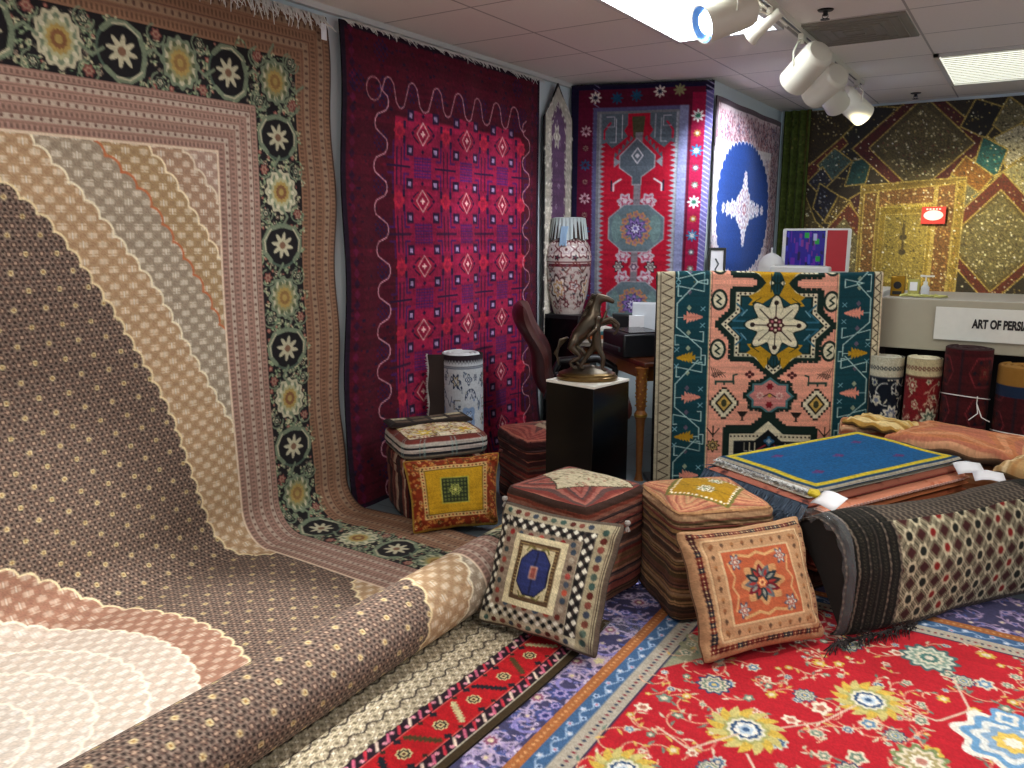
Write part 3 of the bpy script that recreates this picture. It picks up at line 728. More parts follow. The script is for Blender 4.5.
def cushion_blue_center():
    W = H = .46; c = Weave(W, H, .0036, '9c947e', 33)
    c.frame(0, 0, W, H, .014, '5c5044')
    def dots(x0, y0, x1, y1, n, cols, r=.011):
        for i in range(n):
            t = (i+.5)/n; c.rose(x0+(x1-x0)*t, y0+(y1-y0)*t, r, 8, [cols[i % len(cols)]], .1)
    dc = ['3c544c', '54241c', '7c4438', '3c4450', '6c3c30', '4c5c50']
    c.rect(.014, .014, W-.014, .050, 'a49a80'); c.rect(.014, H-.050, W-.014, H-.014, 'b8ae92')
    c.rect(W-.075, .014, W-.014, H-.014, 'a09678'); dots(W-.050, .03, W-.050, H-.03, 13, dc, .013)
    dots(.03, .03, W-.09, .03, 10, dc); dots(.03, H-.03, W-.09, H-.03, 10, dc)
    for x in (W-.020, W-.028): c.line([(x, .014), (x, H-.014)], .003, '3c2c28')
    # checker lozenge band
    def loz(x0, y0, x1, y1, n):
        hz = abs(x1-x0) > abs(y1-y0)
        for i in range(n):
            t = (i+.5)/n; x, y = x0+(x1-x0)*t, y0+(y1-y0)*t
            for q in (-1, 1):
                a, b = (x, y+q*.010) if hz else (x+q*.010, y); c.poly([(a-.010, b), (a, b-.012), (a+.010, b), (a, b+.012)], ['181818', 'dcd8c4'][(i+(q > 0)) % 2])
    c.rect(W-.118, .05, W-.078, H-.05, '3c3430'); loz(W-.098, .05, W-.098, H-.05, 17)
    c.rect(.05, .052, W-.118, .088, '3c3430'); loz(.03, .070, W-.12, .070, 15); loz(.03, H-.070, W-.12, H-.070, 15); c.rect(.018, .05, .046, H-.05, '3c3430'); loz(.032, .05, .032, H-.05, 17)
    c.rect(.052, .092, W-.122, H-.088, '948470')
    for i in range(70): c.line([(.052, .092+i*.004), (W-.122, .092+i*.004)], .0012, '7c6c5c')
    dots(.06, .108, W-.13, .108, 7, ['8c2c28', '3c4854', '6c3430', 'a84c40', '34403c']); dots(.06, H-.104, W-.13, H-.104, 7, ['5c2820', '3c4854', '8c3c30'])
    dots(.070, .12, .070, H-.12, 6, ['5c2c28', '3c4444', '8c4438']); dots(W-.142, .12, W-.142, H-.12, 8, ['3c4854', 'a89c88', '2c2020', 'a84c44', '4c5460', 'b0503c'])
    x0, y0, x1, y1 = .100, .108, W-.165, H-.104
    c.rect(x0, y0, x1, y1, 'd8cca4'); c.rect(x0+.024, y0+.022, x1-.024, y1-.022, '54402c')
    for i in range(16): c.line([(x0+.03, y0+.03+i*.0115), (x1-.03, y0+.034+i*.0115)], .003, '9c8458')
    c.rect(x0+.040, y0+.038, x1-.040, y1-.038, 'c8bc94')
    cx, cy = (x0+x1)/2, (y0+y1)/2; hx, hy = (x1-x0)/2-.046, (y1-y0)/2-.046
    P = [(cx-hx, cy-hy*.5), (cx-hx*.4, cy-hy), (cx+hx*.4, cy-hy), (cx+hx, cy-hy*.5), (cx+hx, cy+hy*.5), (cx+hx*.4, cy+hy), (cx-hx*.4, cy+hy), (cx-hx, cy+hy*.5)]
    c.poly(P, '2c3464'); c.line(P, .004, '1c1c30', True); c.line([(cx, cy-hy*.9), (cx, cy+hy*.9)], .003, '181828'); 
    c.rect(cx-.013, cy-.022, cx+.013, cy+.022, '8c4c44'); c.frame(cx-.013, cy-.022, cx+.013, cy+.022, .004, 'c8a088')
    for s in (-1, 1): 
        for q in (-1, 1): c.line([(cx+s*.012, cy+q*(hy+.004)), (cx+s*.03, cy+q*(hy+.010)), (cx+s*.038, cy+q*(hy-.006))], .006, '6c6838')
    c.grain(.10, 2, .05); return c.done()
def cushion_peach():
    W = H = .46; c = Weave(W, H, .0036, 'b48c66', 35)
    sal, ink = 'b05c3c', '3a1c1c'
    g = c.rng
    def sprig(x, y, s=1):
        s = s*1.25
        col = [ink, '5c1c1c', '24242c', '6c2c20'][g.randint(4)]
        for a in (.78, 2.35, 3.93, 5.5): c.leaf(x, y, a, .013*s, .009*s, col, 0)
        c.ell(x, y, .003, .003, 'd8c090')
    for i in range(22):
        t = .03+i*.0182; sprig(t, .034, .8); sprig(t, H-.034, .9); sprig(.034, t, .9); 
        if i % 2: sprig(W-.03, t, .7)
    c.frame(.056, .056, W-.05, H-.056, .004, 'e0c89c'); c.frame(.061, .061, W-.055, H-.061, .002, '8c6444')
    for i in range(9):
        t = .085+i*.036
        for a, b in ((t, .08), (t, H-.08), (.08, t), (W-.075, t)): c.ell(a, b, .006, .008, ['8c5c3c', '5c4434', 'a07048'][i % 3]); c.ell(a, b+.007, .003, .005, '6c4c34')
    c.frame(.102, .102, W-.098, H-.102, .004, 'dcc498')
    c.rect(.108, .108, W-.104, H-.108, sal)
    cx, cy = W/2+.002, H/2
    for s in (-1, 1):
        c.line([(cx-.08, cy+s*.108), (cx-.03, cy+s*.095), (cx, cy+s*.108), (cx+.03, cy+s*.095), (cx+.08, cy+s*.108)], .010, 'c89c68')
        c.line([(cx+s*.11, cy-.08), (cx+s*.095, cy-.03), (cx+s*.11, cy), (cx+s*.095, cy+.03), (cx+s*.11, cy+.08)], .007, 'c89868')
        for q in (-1, 1):
            x, y = cx+s*.082, cy+q*.082; c.rose(x, y, .024, 6, ['4c4c5c', 'c8c0b0', '9c4c3c', 'd8ccb8'], .5, 0, 1.3)
    c.rose(cx, cy, .078, 8, ['c09060'], .25)
    for i in range(12):
        a = i*PI/6; col = ['2c3030', '6c1824', '5c6468', '203038'][i % 4]
        c.leaf(cx+.014*math.cos(a), cy+.014*math.sin(a), a, .052, .026, col, .0); c.leaf(cx+.022*math.cos(a), cy+.022*math.sin(a), a, .03, .010, '8c8c80' if i % 2 else '9c3430', .0)
    c.rose(cx, cy, .020, 6, ['c86c44', 'e8b478', '8c3c2c'], .2)
    c.grain(.08, 2, .04); return c.done()
def stripes(W, H, cols, w, res=.005, seed=40, vertical=False, wob=.004):
    c = Weave(W, H, res, cols[0], seed); g = c.rng; X, Y = np.meshgrid((np.arange(c.A.shape[1])+.5)*c.h, (np.arange(c.A.shape[0])+.5)*c.hy)
    T = X if vertical else Y; U = Y if vertical else X
    edges = [0]; names = []
    L = W if vertical else H
    while edges[-1] < L+.05: edges.append(edges[-1]+w[0]+(w[1]-w[0])*g.rand()); names.append(rgb(cols[g.randint(len(cols))]))
    i = np.clip(np.searchsorted(edges, T+wob*np.sin(U*23)+wob*.5*np.sin(U*61))-1, 0, len(names)-1)
    c.A[:] = np.array(names)[i]; return c
def concentric(W, H, cols, w, seed=41, k=.75, res=.005):
    """kilim lid: curved stripes that follow the four edges"""
    c = Weave(W, H, res, cols[0], seed); g = c.rng
    X, Y = np.meshgrid((np.arange(c.A.shape[1])+.5)*c.h/W*2-1, (np.arange(c.A.shape[0])+.5)*c.hy/H*2-1)
    d = np.where(np.abs(X) > np.abs(Y), 1-np.abs(X)+.30*(1-Y*Y)*0+.35*(np.abs(Y)/(np.abs(X)+.01))**2*0, 1-np.abs(Y))
    a = np.where(np.abs(X) > np.abs(Y), Y, X)
    d = d*(1-.35*np.exp(-(a/.45)**2))+k*.18*a*a
    n = 40; names = np.array([rgb(cols[g.randint(len(cols))]) for _ in range(n)]); c.A[:] = names[np.clip((d/w).astype(int), 0, n-1)]
    return c
def bag_pattern():
    W, H = 1.25, .62; c = Weave(W, H, .0045, '3a332c', 44)
    def ground(X, Y):
        out = np.empty(X.shape+(3,), np.float32); out[:] = rgb('37302a')
        k = (X*.8+Y); out[((X/.014+np.abs(((Y/.012) % 2)-1)) % 2) < .7] = rgb('6c6052'); return out
    c.rect(0, 0, W, H, ground)
    def lat(X, Y):
        p, q = .120, .100
        out = np.empty(X.shape+(3,), np.float32); out[:] = rgb('3c382c')
        for n, (ox, oy) in enumerate(((0, 0), (p/2, q/2))):
            dx = ((X-ox+p/2) % p-p/2)/p; dy = ((Y-oy+q/2) % q-q/2)/q; d = np.abs(dx)+np.abs(dy)
            out[(d > .30) & (d < .36)] = rgb('b4aa8c'); out[(d > .40) & (d < .46)] = rgb('9c9478'); out[d < .21] = rgb('3c1c1a')
            out[(d > .21) & (d < .25)] = rgb('8c8468')
            i = np.floor((X-ox)/p+.5).astype(int); j = np.floor((Y-oy)/q+.5).astype(int)
        for n, (ox, oy) in enumerate(((p/2, 0), (0, q/2))):
            ex = ((X-ox+p/2) % p-p/2)/p; ey = ((Y-oy+q/2) % q-q/2)/q; e = np.hypot(ex, ey*.9)
            i = np.floor((X-ox)/p+.5).astype(int); j = np.floor((Y-oy)/q+.5).astype(int)
            r = (i*2+j*3+n) % 3 == 0
            out[e < .20] = rgb('b4aa8c'); out[(e < .115) & r] = rgb('7c1c18'); out[(e < .13) & ~r] = rgb('1a1c16')
            out[(e > .16) & (e < .24) & (np.cos(6*np.arctan2(ey, ex)) > .2)] = rgb('c0b898')
        return out
    c.rect(.255, .235, W-.20, H-.04, lat)
    for s in (0, 1):
        for i in range(5):
            x = .03+.048*i if not s else W-.03-.036*i
            c.rect(x-.020, .1, x+.020, H, '100f0b')
            for j in range(48):
                y = .1+j*.011; c.line([(x-.008, y), (x, y+.006), (x+.008, y)], .0022, '4c4638')
    c.grain(.10, 2, .03); return c.done()
def rug_blue():
    W, H = .92, .62; c = Weave(W, H, .0050, '0c5282', 46)
    c.frame(0, 0, W, H, .010, 'a8a08c'); c.frame(.010, .010, W-.01, H-.010, .016, '123a5c')
    x0 = .028; c.frame(x0, x0, W-x0, H-x0, .034, 'ccb428')
    for i in range(26):
        for a, b in ((.07+i*.032, .053), (.07+i*.032, H-.053)): c.line([(a-.005, b-.004), (a+.005, b+.004)], .004, '6c6420')
    for i in range(17):
        for a in (.053, W-.053): c.line([(a-.005, .07+i*.03), (a+.005, .076+i*.03)], .004, '6c6420')
    for x, y in ((.46, .31), (.20, .44), (.22, .17), (.72, .18), (.70, .45)): c.rose(x, y, .026, 4, ['583468'], .3, .3); c.rose(x+.025, y, .016, 4, ['4c3c74'], .3)
    g = c.rng
    c.grain(.09, 4, .02); return c.done()
def floral_roll(bg, fl, W=.72, H=.82, top='b8b49c', seed=50, stem='c8c8bc', n=60, big='dcd8c4', topw=.13, ink='1c2430'):
    c = Weave(W, H, .0055, bg, seed)
    c.vines(0, 0, W, H, n, stem, fl, [stem, fl[0][0]], (.012, .04), .006, .07, 1.1)
    for x, y in ((W*.18, H*.55), (W*.50, H*.42), (W*.66, H*.72), (W*.35, H*.75), (W*.86, H*.5)):
        c.rose(x, y, .085, 8, [ink, big, fl[0][-1], big], .35, .3)
    c.rect(0, 0, W, topw, top); c.rect(0, topw-.012, W, topw, ink)
    for i in range(30): c.rose(i*.028, topw*.5, .014, 6, [ink, top], .3)
    c.grain(.10, 2, .04); return c.done()
def roll_white():
    W, H = .60, .50; c = Weave(W, H, .0042, 'b8bcc0', 52); ink = '24304a'
    c.rect(0, 0, W, .040, '2a2028'); 
    for i in range(22): c.rose(i*.03, .040, .012, 5, ['8a8e90'], .2)
    c.rect(0, .064, W, .078, '3a4254'); c.rect(0, .068, W, .074, '9aa0a8')
    for x0 in (0, .30):
        c.rose(x0+.06, .15, .05, 6, [ink, 'a89c84', 'c0c4c8'], .5); c.line([(x0+.02, .20), (x0+.10, .12), (x0+.13, .17)], .006, ink)
        c.rose(x0+.17, .13, .022, 6, [ink, 'a8acb0', ink], .4); c.rose(x0+.24, .14, .035, 4, [ink, 'c8ccd0', ink, 'c8ccd0'], .4)
        c.arc(x0+.22, .25, .055, 3.1, 6.4, .006, ink); c.arc(x0+.22, .25, .038, 3.1, 6.4, .004, '8a90a0')
        for i in range(6): c.ell(x0+.22+.046*math.cos(3.3+i*.56), .25+.046*math.sin(3.3+i*.56), .006, .006, ink)
        c.line([(x0+.02, .26), (x0+.08, .26), (x0+.08, .31), (x0+.02, .31)], .007, '6c6454'); c.line([(x0+.10, .24), (x0+.12, .30), (x0+.15, .25)], .006, ink)
        c.rose(x0+.24, .36, .075, 4, ['7c94b8', 'a4b8d0'], .3, .78); 
        for i in range(6): c.rose(x0+.24+.03*math.cos(i*1.05), .36+.03*math.sin(i*1.05), .012, 5, [ink, 'd0d8e4'], .4)
        c.rose(x0+.07, .38, .04, 6, ['8c8470', 'c4c4bc', '6c6c70'], .4)
        c.vines(x0, .1, x0+.3, .5, 16, '4a5468', [[ink], ['6c7ca0'], ['8c8878', 'c4c4bc']], ['4c5870'], (.006, .012), .003, .02)
    c.grain(.07, 2, .03); return c.done()
def roll_crimson(seed=54):
    W, H = .9, .90; c = Weave(W, H, .007, '3c0f12', seed); 
    for i in range(3):
        for j in range(4):
            x, y = .12+.3*i, .13+.23*j; P = [(x-.1, y), (x-.06, y-.08), (x+.06, y-.08), (x+.1, y), (x+.06, y+.08), (x-.06, y+.08)]
            c.line(P, .007, '70242a', True); c.rose(x, y, .05, 4, ['4c1c16', '5c1418', '6c4030'], .3, .78)
            for a in range(6): c.rose(x+.07*math.cos(a*1.05), y+.07*math.sin(a*1.05), .012, 4, ['14101c'], .3)
    for x in (.262, .562): c.rect(x, 0, x+.014, H, '22141c')
    c.grain(.16, 2, .10); return c.done()
def vase_pattern():
    W, H = 1.0, .62; c = Weave(W, H, .0060, 'b8aca4', 56); br = '5c1c28'
    c.rect(0, .22, W, .26, br); c.rect(0, .228, W, .236, 'c8b4ac'); c.rect(0, 0, W, .03, 'a8a49c')
    for i in range(8):
        x = .0625+i*.125
        c.rose(x, .13, .062, 6, [br, 'd0c8c0', 'b09ca0', 'd8d0c8', br], .3, 0, 1.2); c.rose(x+.0625, .06, .03, 5, [br, '2c2c34', 'c4b4a8'], .4); c.rose(x+.0625, .19, .025, 5, ['2c3038', br], .4)
        c.line([(x-.06, .22), (x, .30), (x+.06, .22)], .010, '6c3c34')
        c.rose(x+.0625, .42, .085, 7, ['4c3030', 'd4ccc0', 'b89468', 'd0c8bc', 'a48c5c'], .3, 0, 1.35) if i % 2 else c.rose(x+.0625, .40, .05, 5, ['7c4444', 'c8c0b8', '8c94a4'], .4)
        c.rose(x, .54, .03, 6, [br, 'c0b4a8'], .4)
    c.vines(0, .27, W, H, 90, '7c4c4c', [['6c3038', 'b8a8a0'], ['3c4048']], ['8c5454', '4c4444'], (.006, .014), .004, .03)
    c.grain(.05); return c.done()
# ------------------------------------------------------------------ materials
def node_mat(name, color, rough=.6, metal=0., noise=.06, scale=30, bump=0., emit=0., sheen=0., coat=0., alpha=1., trans=0., attr=None, spec=.5):
    m = bpy.data.materials.new(name); m.use_nodes = True; nt = m.node_tree; n = nt.nodes; b = n['Principled BSDF']
    tc = n.new('ShaderNodeTexCoord'); ns = n.new('ShaderNodeTexNoise'); ns.inputs['Scale'].default_value = scale; ns.inputs['Detail'].default_value = 4
    nt.links.new(tc.outputs['Object'], ns.inputs['Vector'])
    mp = n.new('ShaderNodeMapRange'); mp.inputs[3].default_value = 1-noise; mp.inputs[4].default_value = 1+noise
    nt.links.new(ns.outputs['Fac'], mp.inputs[0])
    mx = n.new('ShaderNodeVectorMath'); mx.operation = 'SCALE'
    if attr:
        a = n.new('ShaderNodeAttribute'); a.attribute_name = attr; nt.links.new(a.outputs['Color'], mx.inputs[0])
    else: mx.inputs[0].default_value = [x for x in lin(rgb(color))]
    nt.links.new(mp.outputs[0], mx.inputs['Scale']); nt.links.new(mx.outputs[0], b.inputs['Base Color'])
    b.inputs['Roughness'].default_value = rough; b.inputs['Metallic'].default_value = metal
    b.inputs['Specular IOR Level'].default_value = spec
    if sheen: b.inputs['Sheen Weight'].default_value = sheen
    if coat: b.inputs['Coat Weight'].default_value = coat; b.inputs['Coat Roughness'].default_value = .15
    if trans: b.inputs['Transmission Weight'].default_value = trans
    if alpha < 1: b.inputs['Alpha'].default_value = alpha
    if bump:
        bp = n.new('ShaderNodeBump'); bp.inputs['Strength'].default_value = bump; bp.inputs['Distance'].default_value = .004
        n2 = n.new('ShaderNodeTexNoise'); n2.inputs['Scale'].default_value = scale*6; nt.links.new(tc.outputs['Object'], n2.inputs['Vector'])
        nt.links.new(n2.outputs['Fac'], bp.inputs['Height']); nt.links.new(bp.outputs[0], b.inputs['Normal'])
    if emit:
        b.inputs['Emission Color'].default_value = (*lin(rgb(color)), 1); b.inputs['Emission Strength'].default_value = emit
    return m
def lin(c):
    c = np.asarray(c, float); return np.where(c <= .04045, c/12.92, ((c+.055)/1.055)**2.4)
WOOL = node_mat('woven_wool', 'ffffff', .95, noise=.10, scale=90, bump=.35, sheen=.03, attr='Col', spec=.2)
SILKY = node_mat('sequinned_cloth', 'ffffff', .42, metal=.35, noise=.18, scale=120, bump=.6, attr='Col', spec=.6)
GLAZE = node_mat('painted_glaze', 'ffffff', .25, noise=.02, attr='Col', coat=.5)
BACK = node_mat('rug_backing', '2c2524', .95, noise=.2)
FRINGE = node_mat('cotton_fringe', 'e8e8e2', .95, noise=.2)
def M(name, *a, **k): return node_mat(name, *a, **k)
WHITEWALL = M('painted_wall', 'd2dfe2', .85, noise=.02, bump=.05)
BLACKGLOSS = M('black_gloss_laminate', '040506', .16, noise=.02, spec=.3)
BLACKPL = M('black_plastic', '101114', .4, noise=.05)
WHITEPL = M('white_plastic', 'd8d8d4', .45, noise=.03)
CREAMPL = M('cream_enamel', 'd9d4c2', .35, noise=.02)
PAPER = M('white_paper', 'e8e8ea', .7, noise=.03)
LEATHER = M('brown_leather', '3a1512', .35, noise=.25, scale=18, bump=.2, coat=.2)
BRONZE = M('dark_bronze', '544b3f', .34, metal=.85, noise=.35, scale=25)
GOLDWOOD = M('carved_gilt_wood', '845020', .35, noise=.4, scale=40, coat=.3)
WOOD = M('polished_brown_wood', '4c2410', .3, noise=.3, scale=12, coat=.4)
STEEL = M('dark_steel', '2a2a2c', .35, metal=.8)
BEIGEP = M('beige_panel_laminate', 'a49e88', .6, noise=.04)
STRING = M('white_string', 'e4e0da', .8)
CLEAR = M('clear_plastic_film', 'dfe6ea', .10, noise=.02, alpha=.08, coat=.25, spec=.3)

# ------------------------------------------------------------------ mesh helpers
def tag(o, label=None, cat=None, group=None, kind=None):
    if label: o['label'] = label
    if cat: o['category'] = cat
    if group: o['group'] = group
    if kind: o['kind'] = kind
    return o
def empty(name, loc, rz=0):
    o = bpy.data.objects.new(name, None); o.location = loc; o.rotation_euler = (0, 0, rz); o.empty_display_size = .1; col.objects.link(o); return o
def link(me, name, m, parent=None, smooth=True):
    o = bpy.data.objects.new(name, me); col.objects.link(o)
    if m: me.materials.append(m)
    if parent: o.parent = parent
    if smooth and len(me.polygons): me.polygons.foreach_set('use_smooth', np.ones(len(me.polygons), bool))
    return o
def raw_mesh(name, V, F, C=None):
    V = np.ascontiguousarray(V, np.float32); F = np.ascontiguousarray(F, np.int32)
    me = bpy.data.meshes.new(name); k = F.shape[1]
    me.vertices.add(len(V)); me.vertices.foreach_set('co', V.ravel())
    me.loops.add(F.size); me.loops.foreach_set('vertex_index', F.ravel())
    me.polygons.add(len(F)); me.polygons.foreach_set('loop_start', np.arange(0, F.size, k, dtype=np.int32))
    me.update(calc_edges=True)
    if C is not None:
        a = me.color_attributes.new('Col', 'FLOAT_COLOR', 'POINT')
        c4 = np.ones((len(V), 4), np.float32); c4[:, :3] = lin(C.reshape(-1, 3)); a.data.foreach_set('color', c4.ravel())
    return me
def grid_faces(ny, nx, off=0, flip=False):
    i = np.arange(ny*nx).reshape(ny, nx)+off
    q = [i[:-1, :-1], i[1:, :-1], i[1:, 1:], i[:-1, 1:]]
    if flip: q = q[::-1]
    return np.stack([a.ravel() for a in q], 1)
def normals(P):
    du = np.gradient(P, axis=1); dv = np.gradient(P, axis=0); n = np.cross(dv, du)
    return n/(np.linalg.norm(n, axis=2, keepdims=True)+1e-12)
def uvgrid(C, W, H):
    ny, nx = C.shape[:2]; return np.meshgrid(np.linspace(0, W, nx), np.linspace(0, H, ny))
def cloth(name, P, C, m=None, parent=None, t=.008, back='3a302c', flip=False, origin=None):
    """woven sheet with real thickness: pile face, bound rim and a backing"""
    ny, nx = P.shape[:2]; N = normals(P)*(-1 if flip else 1)
    if origin is not None: P = P-np.array(origin)
    V = [P.reshape(-1, 3)]; F = [grid_faces(ny, nx, 0, flip)]; CC = [C.reshape(-1, 3)]; off = ny*nx
    idx = np.arange(ny*nx).reshape(ny, nx)
    rim = np.r_[idx[0, :], idx[1:, -1], idx[-1, -2::-1], idx[-2:0:-1, 0]]
    Pf = P.reshape(-1, 3); Nf = N.reshape(-1, 3)
    V += [Pf[rim], Pf[rim]-Nf[rim]*t]; n = len(rim); edge = C.reshape(-1, 3)[rim]*.6; CC += [edge, edge]
    a = np.arange(n); b = (a+1) % n
    q = [off+a, off+b, off+n+b, off+n+a]
    F.append(np.stack(q if not flip else q[::-1], 1)); off += 2*n
    sy = np.unique(np.r_[np.arange(0, ny, 4), ny-1]); sx = np.unique(np.r_[np.arange(0, nx, 4), nx-1])
    Pb = (P-N*t)[np.ix_(sy, sx)]; V.append(Pb.reshape(-1, 3)); F.append(grid_faces(len(sy), len(sx), off, not flip)); 
    CC.append(np.tile(rgb(back), (Pb.shape[0]*Pb.shape[1], 1)))
    me = raw_mesh(name, np.vstack(V), np.vstack(F), np.vstack(CC))
    o = link(me, name, m or WOOL, parent)
    if origin is not None: o.location = origin
    return o
class MB:
    """collects boxes, tubes and turned shapes into ONE mesh"""
    def __init__(s): s.v = []; s.f = []
    def add(s, V, F):
        o = len(s.v); s.v += [tuple(map(float, p)) for p in V]; s.f += [tuple(i+o for i in f) for f in F]; return s
    def box(s, c, d, rot=0, M4=None):
        x, y, z = d[0]/2, d[1]/2, d[2]/2
        V = [Vector((a*x, b*y, e*z)) for a in (-1, 1) for b in (-1, 1) for e in (-1, 1)]
        R = M4 or Matrix.Rotation(rot, 3, 'Z'); V = [R @ p+Vector(c) for p in V]
        return s.add(V, [(0, 1, 3, 2), (4, 6, 7, 5), (0, 4, 5, 1), (2, 3, 7, 6), (0, 2, 6, 4), (1, 5, 7, 3)])
    def tube(s, P, r, n=8, cap=True):
        P = [Vector(p) for p in P]; R = r if hasattr(r, '__len__') else [r]*len(P); V = []; F = []
        up = None
        for i, p in enumerate(P):
            t = (P[min(i+1, len(P)-1)]-P[max(i-1, 0)]).normalized()
            if up is None or abs(up.dot(t)) > .98: up = Vector((0, 0, 1)) if abs(t.z) < .9 else Vector((1, 0, 0))
            a = t.cross(up).normalized(); b = a.cross(t).normalized(); up = b
            V += [p+(a*math.cos(2*PI*k/n)+b*math.sin(2*PI*k/n))*R[i] for k in range(n)]
        for i in range(len(P)-1):
            for k in range(n): F.append((i*n+k, i*n+(k+1) % n, (i+1)*n+(k+1) % n, (i+1)*n+k))
        if cap: F += [tuple(range(n))[::-1], tuple((len(P)-1)*n+k for k in range(n))]
        return s.add(V, F)
    def lathe(s, prof, c=(0, 0, 0), n=28, M4=None, cap=True):
        V = []; F = []; R = M4 or Matrix.Identity(3); c = Vector(c)
        for r, z in prof: V += [R @ Vector((r*math.cos(2*PI*k/n), r*math.sin(2*PI*k/n), z))+c for k in range(n)]
        for i in range(len(prof)-1):
            for k in range(n): F.append((i*n+k, i*n+(k+1) % n, (i+1)*n+(k+1) % n, (i+1)*n+k))
        if cap and prof[0][0] > 1e-4: F.append(tuple(range(n))[::-1])
        if cap and prof[-1][0] > 1e-4: F.append(tuple((len(prof)-1)*n+k for k in range(n)))
        return s.add(V, F)
    def build(s, name, m, parent=None, bevel=0, smooth=False, origin=None):
        me = bpy.data.meshes.new(name)
        V = s.v if origin is None else [(a-origin[0], b-origin[1], c-origin[2]) for a, b, c in s.v]
        me.from_pydata(V, [], s.f); me.update()
        o = link(me, name, m, parent, smooth)
        if origin is not None: o.location = origin
        if bevel:
            b = o.modifiers.new('bevel', 'BEVEL'); b.width = bevel; b.segments = 2; b.limit_method = 'ANGLE'
            me.polygons.foreach_set('use_smooth', np.ones(len(me.polygons), bool))
        if smooth or bevel: me.set_sharp_from_angle(angle=math.radians(38))
        return o
def frames(axis):
    return Vector(axis).to_track_quat('Z', 'Y').to_matrix()
def fringe(name, roots, dirs, length, m, parent, seed=1, w=.0022, jit=.3, bend=.0):
    g = np.random.RandomState(seed); R = np.asarray(roots, float); D = np.asarray(dirs, float); n = len(R)
    D = np.broadcast_to(D, R.shape); L = length*(.75+.5*g.rand(n)); J = g.randn(n, 3)*jit*length*.5
    V = []; F = []
    for k, (f, s) in enumerate(((0, 1), (.5, .9), (1, .4))):
        C = R+D*(L*f)[:, None]+J*f*f+np.array([0, 0, -bend*f*f])
        for a in range(3):
            ang = a*2.09; off = np.array([math.cos(ang), math.sin(ang)*.7, math.sin(ang)*.7])*w*s; V.append(C+off)
    V = np.stack(V, 1).reshape(-1, 3); b = (np.arange(n)*9)[:, None]
    Fs = []
    for lv in (0, 3):
        for a in range(3): Fs.append(b+np.array([[lv+a, lv+(a+1) % 3, lv+3+(a+1) % 3, lv+3+a]]))
    o = link(raw_mesh(name, V, np.vstack(Fs)), name, m, parent); o['kind'] = 'stuff'; return o
def resample(C, ny, nx):
    j = np.clip(np.round(np.linspace(0, C.shape[0]-1, ny)).astype(int), 0, C.shape[0]-1); i = np.clip(np.round(np.linspace(0, C.shape[1]-1, nx)).astype(int), 0, C.shape[1]-1)
    return C[np.ix_(j, i)]
def wob(X, Y, s, a, seed=0):
    g = np.random.RandomState(seed); z = 0
    for k in range(5):
        f = s*(1+k*.7); t = g.rand()*6.28; z = z+a/(1+k)*np.sin(f*(X*math.cos(t)+Y*math.sin(t))+g.rand()*6)
    return z

# ------------------------------------------------------------------ soft furnishing builders
def cushion(name, corners, thick, C, parent=None, pinch=.085, seed=1, m=None, back='6a5444', sag=.01):
    """pillow between four corners (top left, top right, bottom right, bottom left seen from the front)"""
    TL, TR, BR, BL = [np.array(p, float) for p in corners]
    ny, nx = C.shape[:2]; u, v = np.meshgrid(np.linspace(-1, 1, nx), np.linspace(-1, 1, ny))
    cen = (TL+TR+BR+BL)/4; n = np.cross(TR-TL, BL-TL); n = -n/np.linalg.norm(n)
    uu = u*(1-pinch*(1-np.abs(v)**2.2)*np.abs(u)**2); vv = v*(1-pinch*(1-np.abs(u)**2.2)*np.abs(v)**2)
    rc = 1-.045*(u*u*v*v)**5; uu = uu*rc; vv = vv*rc
    a = (uu+1)/2; b = (vv+1)/2
    base = TL*((1-a)*(1-b))[..., None]+TR*(a*(1-b))[..., None]+BR*(a*b)[..., None]+BL*((1-a)*b)[..., None]
    h = thick/2*(np.clip(1-u**6, 0, 1)**.5*np.clip(1-v**6, 0, 1)**.5*(.65+.35*np.cos(u*1.3)*np.cos(v*1.3)))
    w = wob(u, v, 5, .006, seed)*np.clip(1-u**4, 0, 1)*np.clip(1-v**4, 0, 1)
    crease = .008*np.sin(16*(u-v))*np.exp(-((np.abs(u)-.82)**2+(np.abs(v)-.75)**2)*18)-.010*np.exp(-((np.abs(v)-.97)/.12)**2)*np.cos(u*9+seed)*(1-np.abs(u)**4)-.008*np.exp(-((np.abs(u)-.97)/.12)**2)*np.cos(v*8+seed)*(1-np.abs(v)**4)
    Pf = base+n*(h+w+crease+.003)[..., None]-np.array([0, 0, 1])*(0)
    Pb = base-n*(h*.8+.003-crease)[..., None]
    Pb = Pb; C2 = np.tile(rgb(back), (Pb.shape[0]*Pb.shape[1], 1))
    idx = np.arange(ny*nx).reshape(ny, nx); rim = np.r_[idx[0, :], idx[1:, -1], idx[-1, -2::-1], idx[-2:0:-1, 0]]
    org = (BL+BR)/2; V1 = Pf.reshape(-1, 3)-org; V2 = Pb.reshape(-1, 3)-org
    off = len(V1); F = [grid_faces(ny, nx, 0), grid_faces(Pb.shape[0], Pb.shape[1], off, True)]
    r = V1[rim]; off2 = off+len(V2); k = len(rim); a_ = np.arange(k); b_ = (a_+1) % k
    rb = r-n*.010
    F.append(np.stack([off2+a_, off2+b_, off2+k+b_, off2+k+a_], 1))
    me = raw_mesh(name, np.vstack([V1, V2, r, rb]), np.vstack(F), np.vstack([C.reshape(-1, 3), C2, C.reshape(-1, 3)[rim]*.6, C.reshape(-1, 3)[rim]*.6]))
    o = link(me, name, m or WOOL, parent)
    if parent is None: o.location = org
    else: o.location = Vector(org)-parent.location
    return o
